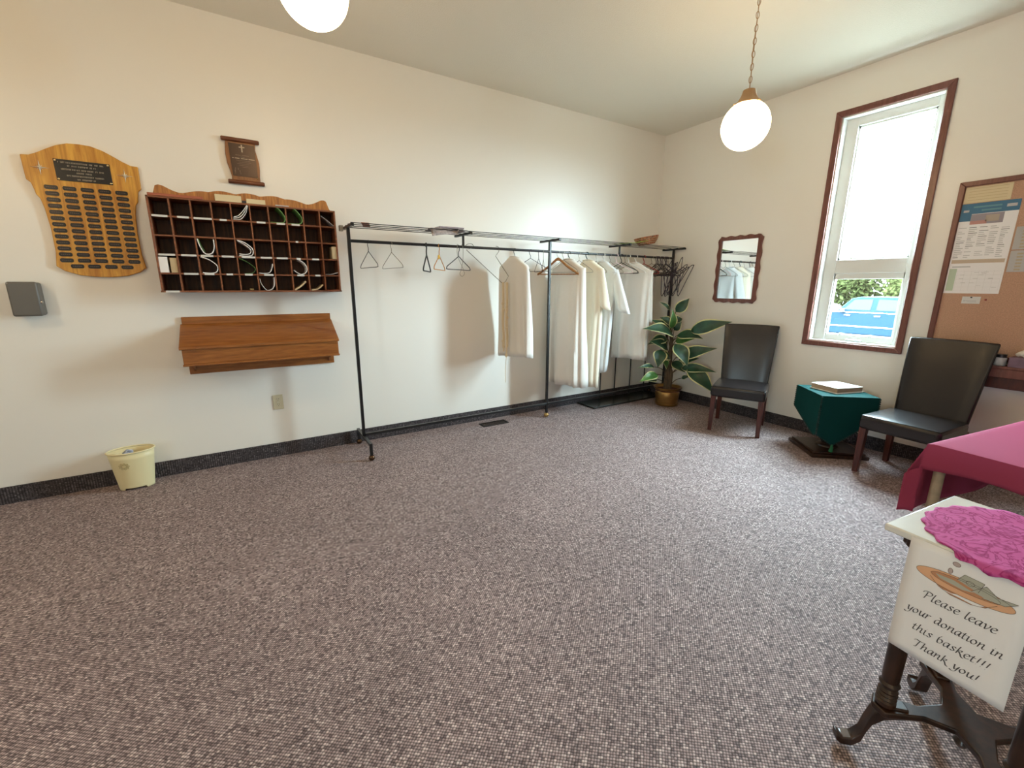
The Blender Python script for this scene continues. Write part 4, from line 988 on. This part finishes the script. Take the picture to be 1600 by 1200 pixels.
# ledge
ld = thing('wall_ledge', 'reddish wooden ledge below the cork board', 'ledge', (0, -3.7, .728))
MB().box(-.135, -.001, -.6, .58, .145, .165).build('shelf_top', M['cherry'], ld, bevel=.003)
MB().box(-.130, -.112, -.6, .57, .083, .146).build('front_rail', M['cherry'], ld, bevel=.003)
MB().box(-.110, -.001, -.6, .57, 0, .146).build('lower_box', M['mahog'], ld, bevel=.003)
jr = thing('label_jar', 'small jar with dark lid and white label on the ledge', 'jar', (-.07, -3.285, .8935), math.radians(-20))
MB().lathe([(.030,0),(.033,.004),(.033,.052),(.028,.06)], 20).build('jar_body', M['label_w'], jr)
MB().lathe([(.030,.058),(.030,.078),(.027,.081)], 20).build('lid', M['p_dark'], jr)
tb = thing('tissue_box', 'mauve tissue box with a tissue on the ledge', 'tissue box', (-.0855, -3.42, .8935))
MB().box(-.048, .055, -.085, .085, 0, .072).build('carton', M['mauve'], tb, bevel=.003)
ts = MB().grid(lambda u, v: Vector((.03*math.sin(6*u+2*v)*(v+.2), -.05+.1*u+.02*math.sin(5*v), .07+.085*v*(.6+.4*math.sin(PI*u))+.01*math.sin(9*u))), 14, 8)
ts.build('tissue', M['tissue'], tb, solid=.001)

# ------------------------------------------------------------------ maroon table
mt = thing('folding_table', 'folding table under the maroon cloth', 'table', (-2.085, -3.47, 0), math.radians(-9))
TZ = .735; TL, TW = 1.75, .76
MB().box(0, TL, -TW, 0, TZ-.028, TZ).build('table_top', M['tabletop'], mt, bevel=.006)
for x in (.055, TL-.055):
    for y in (-.03, -TW+.03): MB().cyl((x, y, .001), (x-.005, y, TZ-.028), .021, n=14).build('leg', M['legmetal'], mt)
    MB().cyl((x, -.03, .30), (x, -TW+.03, .30), .012, n=10).build('leg_brace', M['legmetal'], mt)
cl = MB(); dx_, dy_ = .135, .36
def cloth(u, v):
    x = -dx_+(TL+2*dx_)*u; y = dy_-(TW+2*dy_)*v
    a = max(0, -x, x-TL); c = max(0, y, -TW-y)
    px = min(max(x, 0), TL); py = min(max(y, -TW), 0)
    ox = (-1 if x < 0 else 1 if x > TL else 0); oy = (1 if y > 0 else -1 if y < -TW else 0)
    d = math.hypot(a, c); z = TZ+.004-max(0, d-.004)
    if d > 0: px += ox*.008; py += oy*.008
    m_ = min(a, c)
    if m_ > 0: px += ox*.25*m_; py += oy*.38*m_; z += .12*m_
    else:
        if a > 0: px += ox*(.03*a+.012*math.sin(9*y)*a/dx_); z -= .02*math.sin(7*y)*a/dx_
        if c > 0: py += oy*(.04*c+.014*math.sin(8*x)*c/dy_)
    return Vector((px, py, z))
cl.grid(cloth, 110, 72)
co = cl.build('table_cloth', M['maroon'], solid=.002, angle=80); co.location = (-2.085, -3.47, 0); co.rotation_euler = (0, 0, math.radians(-9))
tag(co, 'maroon cloth draped over the folding table', 'tablecloth')

# ------------------------------------------------------------------ donation table
DX, DY = -3.056, -3.895
dt = thing('parlour_table', 'small antique dark wood table with a white marble top', 'table', (DX, DY, 0), math.radians(-7))
DZ = .78
MB().box(-.207, .207, -.21, .21, DZ-.022, DZ).build('marble_top', M['marble'], dt, bevel=.005)
ap = [(-.165,0),(.165,0),(.165,-.03),(.13,-.055),(.08,-.04),(.04,-.06),(0,-.066),(-.04,-.06),(-.08,-.04),(-.13,-.055),(-.165,-.03)]
for k in range(4):
    o = MB().prism(ap, lambda u, z: (u, -.178, DZ-.022+z), lambda u, z: (u, -.160, DZ-.022+z)).build('apron', M['antique'], dt, bevel=.003); o.rotation_euler = (0, 0, k*PI/2)
LX, LY, PZ = .158, .135, .185
lp_ = [(.018,PZ),(.026,PZ+.005),(.026,PZ+.018),(.021,PZ+.023),(.026,PZ+.030),(.021,PZ+.036),(.026,PZ+.043),(.021,PZ+.049),(.025,PZ+.056),(.018,PZ+.064),(.024,PZ+.072),(.027,PZ+.080),(.021,PZ+.088),(.0225,PZ+.11),(.024,PZ+.30),(.022,PZ+.42),(.027,PZ+.44),(.02,PZ+.455),(.026,PZ+.47),(.026,DZ-.022)]
lm = MB().lathe(lp_, 20).mesh('turned_leg', M['antique'])
for sx in (-1, 1):
    for sy in (-1, 1):
        link('turned_leg', lm, dt).location = (sx*LX, sy*LY, 0)
        # cabriole foot under the platform corner, running outwards
        d = Vector((sx*LX, sy*LY, 0)).normalized(); sd = Vector((-d.y, d.x, 0)); base = Vector((sx*LX, sy*LY, 0))
        prof = [(-.055,.175,.035),(.0,.165,.05),(.028,.135,.050),(.040,.095,.042),(.048,.055,.036),(.070,.028,.030),(.098,.024,.026),(.112,.034,.022)]
        b = MB(); vs_ = []
        for o_, z_, hgt in prof:
            c = base+d*o_; hw_ = .018
            top = z_+hgt*.5; bot = max(.001, z_-hgt*.55)
            vs_ += [c-sd*hw_+Vector((0,0,bot)), c+sd*hw_+Vector((0,0,bot)), c+sd*hw_+Vector((0,0,top)), c-sd*hw_+Vector((0,0,top))]
        n = len(prof)
        b.add(vs_, [(i*4+k, i*4+(k+1) % 4, (i+1)*4+(k+1) % 4, (i+1)*4+k) for i in range(n-1) for k in range(4)]+[(0,1,2,3), tuple((n-1)*4+k for k in range(4))])
        b.build('cabriole_foot', M['antique'], dt, bevel=.005, sub=0)
# X-shaped stretcher platform: four waisted arms
ang = math.atan2(LY, LX); star = []
for k in range(4):
    a = [ang, PI-ang, PI+ang, 2*PI-ang][k]; R0 = math.hypot(LX, LY)+.035
    d = Vector((math.cos(a), math.sin(a))); s_ = Vector((-d.y, d.x))
    star += [d*(R0-.02)-s_*.038, d*R0, d*(R0-.02)+s_*.038]
    a2 = ([ang, PI-ang, PI+ang, 2*PI-ang, 2*PI+ang][k+1]+a)/2
    star += [d*.115+s_*.020, Vector((math.cos(a2), math.sin(a2)))*.062]
    d2 = Vector((math.cos(2*a2-a), math.sin(2*a2-a))); s2 = Vector((-d2.y, d2.x)); star += [d2*.115-s2*.020]
MB().prism([(p.x, p.y) for p in star], lambda x, y: (x, y, PZ-.020), lambda x, y: (x, y, PZ)).build('stretcher_platform', M['antique'], dt, bevel=.004)
MB().lathe([(.001,.09),(.012,.095),(.02,.11),(.012,.125),(.026,.14),(.030,.155),(.02,PZ-.02)], 18).build('drop_finial', M['antique'], dt)

# doily
M['pink'] = mat('pink_lace', (.50, .075, .27), .85, spec=.12)
ntp = M['pink'].node_tree; bp_ = ntp.nodes['Principled BSDF']
tcn = ntp.nodes.new('ShaderNodeTexCoord'); n1 = ntp.nodes.new('ShaderNodeTexNoise'); n1.inputs['Scale'].default_value = 10; n1.inputs['Detail'].default_value = 3; n1.inputs['Distortion'].default_value = 3.0
ntp.links.new(tcn.outputs['Object'], n1.inputs['Vector'])
rmp = ntp.nodes.new('ShaderNodeValToRGB'); e = rmp.color_ramp.elements
e[0].position = .44; e[0].color = (.56, .10, .31, 1); e[1].position = .56; e[1].color = (.56, .10, .31, 1); k_ = e.new(.50); k_.color = (.30, .02, .13, 1)
ntp.links.new(n1.outputs['Fac'], rmp.inputs['Fac']); ntp.links.new(rmp.outputs['Color'], bp_.inputs['Base Color'])
bpn = ntp.nodes.new('ShaderNodeBump'); bpn.inputs['Strength'].default_value = .5; bpn.inputs['Distance'].default_value = .004
ntp.links.new(n1.outputs['Fac'], bpn.inputs['Height']); ntp.links.new(bpn.outputs['Normal'], bp_.inputs['Normal'])
dl = MB(); NR, NA = 26, 120; vs_ = [Vector((0,0,DZ+.0022))]
for i in range(1, NR+1):
    q = i/NR
    for j in range(NA):
        a = 2*PI*j/NA; sc = 1+.022*math.cos(a*22)*(q**6)
        x = .232*q*sc*math.cos(a)*1.0+.007; y = .205*q*sc*math.sin(a)-.015
        z = DZ+.0022; ex = .2105
        if x < -ex: z -= (-x-ex)*1.0; x = -ex-min(.014, (-x-ex)*3)
        if x > ex: z -= (x-ex); x = ex+.002
        if y < -.2135: z -= (-y-.2135); y = -.2155
        vs_.append(Vector((x, y, z+.0008*math.sin(40*x)*math.sin(35*y))))
fs = [(0, 1+j, 1+(j+1) % NA) for j in range(NA)]
for i in range(NR-1): fs += [(1+i*NA+j, 1+i*NA+(j+1) % NA, 1+(i+1)*NA+(j+1) % NA, 1+(i+1)*NA+j) for j in range(NA)]
dl.add(vs_, fs)
do = dl.build('doily', M['pink'], solid=.0016, angle=80); do.location = (DX, DY, 0); do.rotation_euler = (0, 0, math.radians(-7))
tag(do, 'round pink patterned doily on the marble topped table', 'doily')

# donation sign: local u runs to the right as read, w upwards; hangs on the side of the table facing the room
sg = thing('donation_sign', 'white paper donation sign hanging from the marble table edge', 'sign', (-3.2475, -3.727, .43), math.radians(-7))
def sgp(u, w, off=0): return Vector((-.0012-off-.004*math.sin(PI*min(1, max(0, w/.35))), -u, w))
pb = MB(); pb.grid(lambda u, v: sgp(.239*u, .3465*v), 8, 16); pb.build('paper', M['paper'], sg, solid=.0006)
def nib(strokes, m, name, wd=.00165, ang_=.62, th_=.00055, off=.0008):
    b = MB(); nv = Vector((math.cos(ang_), math.sin(ang_)))*wd
    for st_ in strokes:
        P2 = [Vector((p.x, p.z)) for p in smooth_path([(x, 0, y) for x, y in st_], 5)]
        for a, c in zip(P2[:-1], P2[1:]):
            d = c-a
            if d.length < 1e-7: continue
            pp = Vector((-d.y, d.x)).normalized()*th_
            for q_ in (nv, pp):
                b.add([sgp(*(a+q_), off), sgp(*(a-q_), off), sgp(*(c-q_), off), sgp(*(c+q_), off)], [(0,1,2,3)])
    return b.build(name, m, sg, smooth=False)
GL = {
 'P': (1.05, [[(.35,1.45),(.32,.7),(.22,.02)],[(-.15,1.15),(.0,1.5),(.45,1.62),(.85,1.5),(.95,1.2),(.75,.88),(.36,.78)]]),
 'T': (1.0, [[(-.1,1.25),(.1,1.55),(.5,1.48),(1.0,1.52),(1.15,1.62)],[(.62,1.48),(.5,.8),(.4,.02),(.2,-.02)]]),
 'l': (.42, [[(.22,1.62),(.14,.9),(.12,.12),(.26,.0),(.42,.12)]]),
 'e': (.72, [[(.12,.50),(.45,.58),(.60,.80),(.42,1.0),(.16,.80),(.08,.40),(.24,.03),(.48,.04),(.68,.22)]]),
 'a': (.82, [[(.62,.92),(.38,1.0),(.12,.70),(.08,.25),(.22,.0),(.42,.18),(.62,.85)],[(.66,1.0),(.58,.35),(.62,.05),(.82,.15)]]),
 's': (.66, [[(.56,.88),(.36,1.0),(.16,.82),(.30,.55),(.48,.30),(.32,.03),(.04,.12)]]),
 'v': (.78, [[(.02,.85),(.14,1.0),(.24,.6),(.30,.02),(.58,.45),(.70,.85),(.62,1.0)]]),
 'y': (.80, [[(.05,.9),(.16,1.0),(.20,.5),(.32,.08),(.52,.3),(.66,.8)],[(.72,1.0),(.60,.3),(.45,-.35),(.12,-.55),(-.15,-.38)]]),
 'o': (.80, [[(.42,1.0),(.14,.75),(.08,.3),(.28,.0),(.56,.2),(.64,.65),(.42,1.0)]]),
 'u': (.86, [[(.05,.9),(.16,1.0),(.16,.4),(.26,.02),(.50,.22),(.64,.8)],[(.70,1.0),(.62,.35),(.66,.05),(.86,.15)]]),
 'r': (.62, [[(.05,.9),(.16,1.0),(.14,.5),(.10,.0)],[(.14,.5),(.34,.9),(.52,1.0),(.58,.88)]]),
 'd': (.84, [[(.60,.92),(.38,1.0),(.12,.70),(.08,.25),(.22,.0),(.44,.2),(.60,.7)],[(.36,1.62),(.56,1.45),(.64,.9),(.58,.3),(.66,.03),(.84,.15)]]),
 'n': (.88, [[(.05,.9),(.16,1.0),(.14,.5),(.10,.0)],[(.14,.45),(.40,.92),(.58,.98),(.62,.7),(.58,.2),(.70,.0),(.88,.14)]]),
 't': (.54, [[(.26,1.35),(.18,.8),(.16,.15),(.28,.0),(.50,.12)],[(.0,.98),(.22,.95),(.48,1.0)]]),
 'i': (.46, [[(.03,.9),(.16,1.0),(.14,.4),(.16,.06),(.30,.0),(.44,.14)],[(.22,1.34),(.24,1.38)]]),
 'h': (.86, [[(.22,1.62),(.16,.9),(.10,.0)],[(.14,.45),(.38,.92),(.58,.95),(.60,.6),(.56,.2),(.68,.0),(.86,.14)]]),
 'b': (.80, [[(.34,1.62),(.14,1.2),(.10,.5),(.18,.05),(.40,.02),(.62,.35),(.60,.75),(.40,.95),(.18,.75)]]),
 'k': (.86, [[(.24,1.62),(.16,.9),(.10,.0)],[(.15,.5),(.40,.9),(.58,.95),(.52,.65),(.18,.5)],[(.3,.52),(.55,.2),(.75,-.2),(1.0,-.32)]]),
 '!': (.50, [[(.32,1.55),(.26,1.0),(.22,.42)],[(.16,.03),(.19,.07)]]),
}
def line(text, u0, u1, w, xh):
    tot = sum(.55 if ch == ' ' else GL[ch][0] for ch in text); k = (u1-u0)/tot; x = u0; out = []
    for ch in text:
        if ch == ' ': x += .55*k; continue
        for st_ in GL[ch][1]: out.append([(x+(px+.16*py)*k*.98, w+py*xh) for px, py in st_])
        x += GL[ch][0]*k
    return out
strokes = line('Please leave', .050, .194, .190, .0148)+line('your donation in', .024, .214, .134, .0148)+line('this basket!!!', .044, .198, .085, .0148)+line('Thank you!', .054, .186, .037, .0148)
nib(strokes, M['ink'], 'lettering')
# printed offering plate
def ell(cx, cz, rx_, rz_, n=48): return [(cx+rx_*math.cos(2*PI*k/n), cz+rz_*math.sin(2*PI*k/n)) for k in range(n)]
def poly(pts, m, name, off):
    b = MB(); b.add([sgp(u, w, off) for u, w in pts], [tuple(range(len(pts)))]); return b.build(name, m, sg, smooth=False)
ec = (.119, .267)
under = [(.055,.262),(.075,.243),(.10,.234),(.14,.234),(.165,.243),(.183,.262)]
poly(under, M['tan2'], 'plate_underside', .0003)
poly(ell(ec[0], ec[1], .094, .023), M['tan1'], 'plate_rim', .0005)
poly(ell(ec[0]+.002, ec[1]+.005, .066, .0135), M['tan2'], 'plate_well', .0007)
poly([(.064,.274),(.075,.266),(.12,.262),(.14,.268),(.10,.277)], M['bill'], 'printed_notes', .0009)
poly([(.106,.283),(.117,.304),(.154,.302),(.147,.273)], M['bill'], 'printed_notes', .0010)
poly([(.135,.270),(.158,.298),(.182,.281),(.17,.266)], M['bill'], 'printed_notes', .0011)
poly([(.155,.264),(.178,.282),(.214,.287),(.195,.270)], M['bill'], 'printed_notes', .0010)
poly(ell(.098, .3215, .0075, .0060, 20), M['coin'], 'printed_coin', .0006); poly(ell(.090, .298, .0045, .0075, 20), M['coin'], 'printed_coin', .0006)
ol_ = [ell(ec[0], ec[1], .094, .023)+[ell(ec[0], ec[1], .094, .023)[0]], under, [(.106,.283),(.117,.304),(.154,.302),(.147,.273)], [(.135,.270),(.158,.298),(.182,.281)], [(.178,.282),(.214,.287),(.195,.270),(.155,.264)],
       ell(.098,.3215,.0075,.006,20)+[(.1055,.3215)], ell(.090,.298,.0045,.0075,20)+[(.0945,.298)], ell(.130,.287,.008,.006,16)+[(.138,.287)], ell(ec[0]+.002, ec[1]+.005, .066, .0135)]
b = MB()
for st_ in ol_:
    for a, c in zip(st_[:-1], st_[1:]):
        a, c = Vector(a), Vector(c); d = c-a
        if d.length < 1e-7: continue
        pp = Vector((-d.y, d.x)).normalized()*.0004
        b.add([sgp(*(a+pp), .0013), sgp(*(a-pp), .0013), sgp(*(c-pp), .0013), sgp(*(c+pp), .0013)], [(0,1,2,3)])
b.build('drawing_lines', M['outline'], sg, smooth=False)
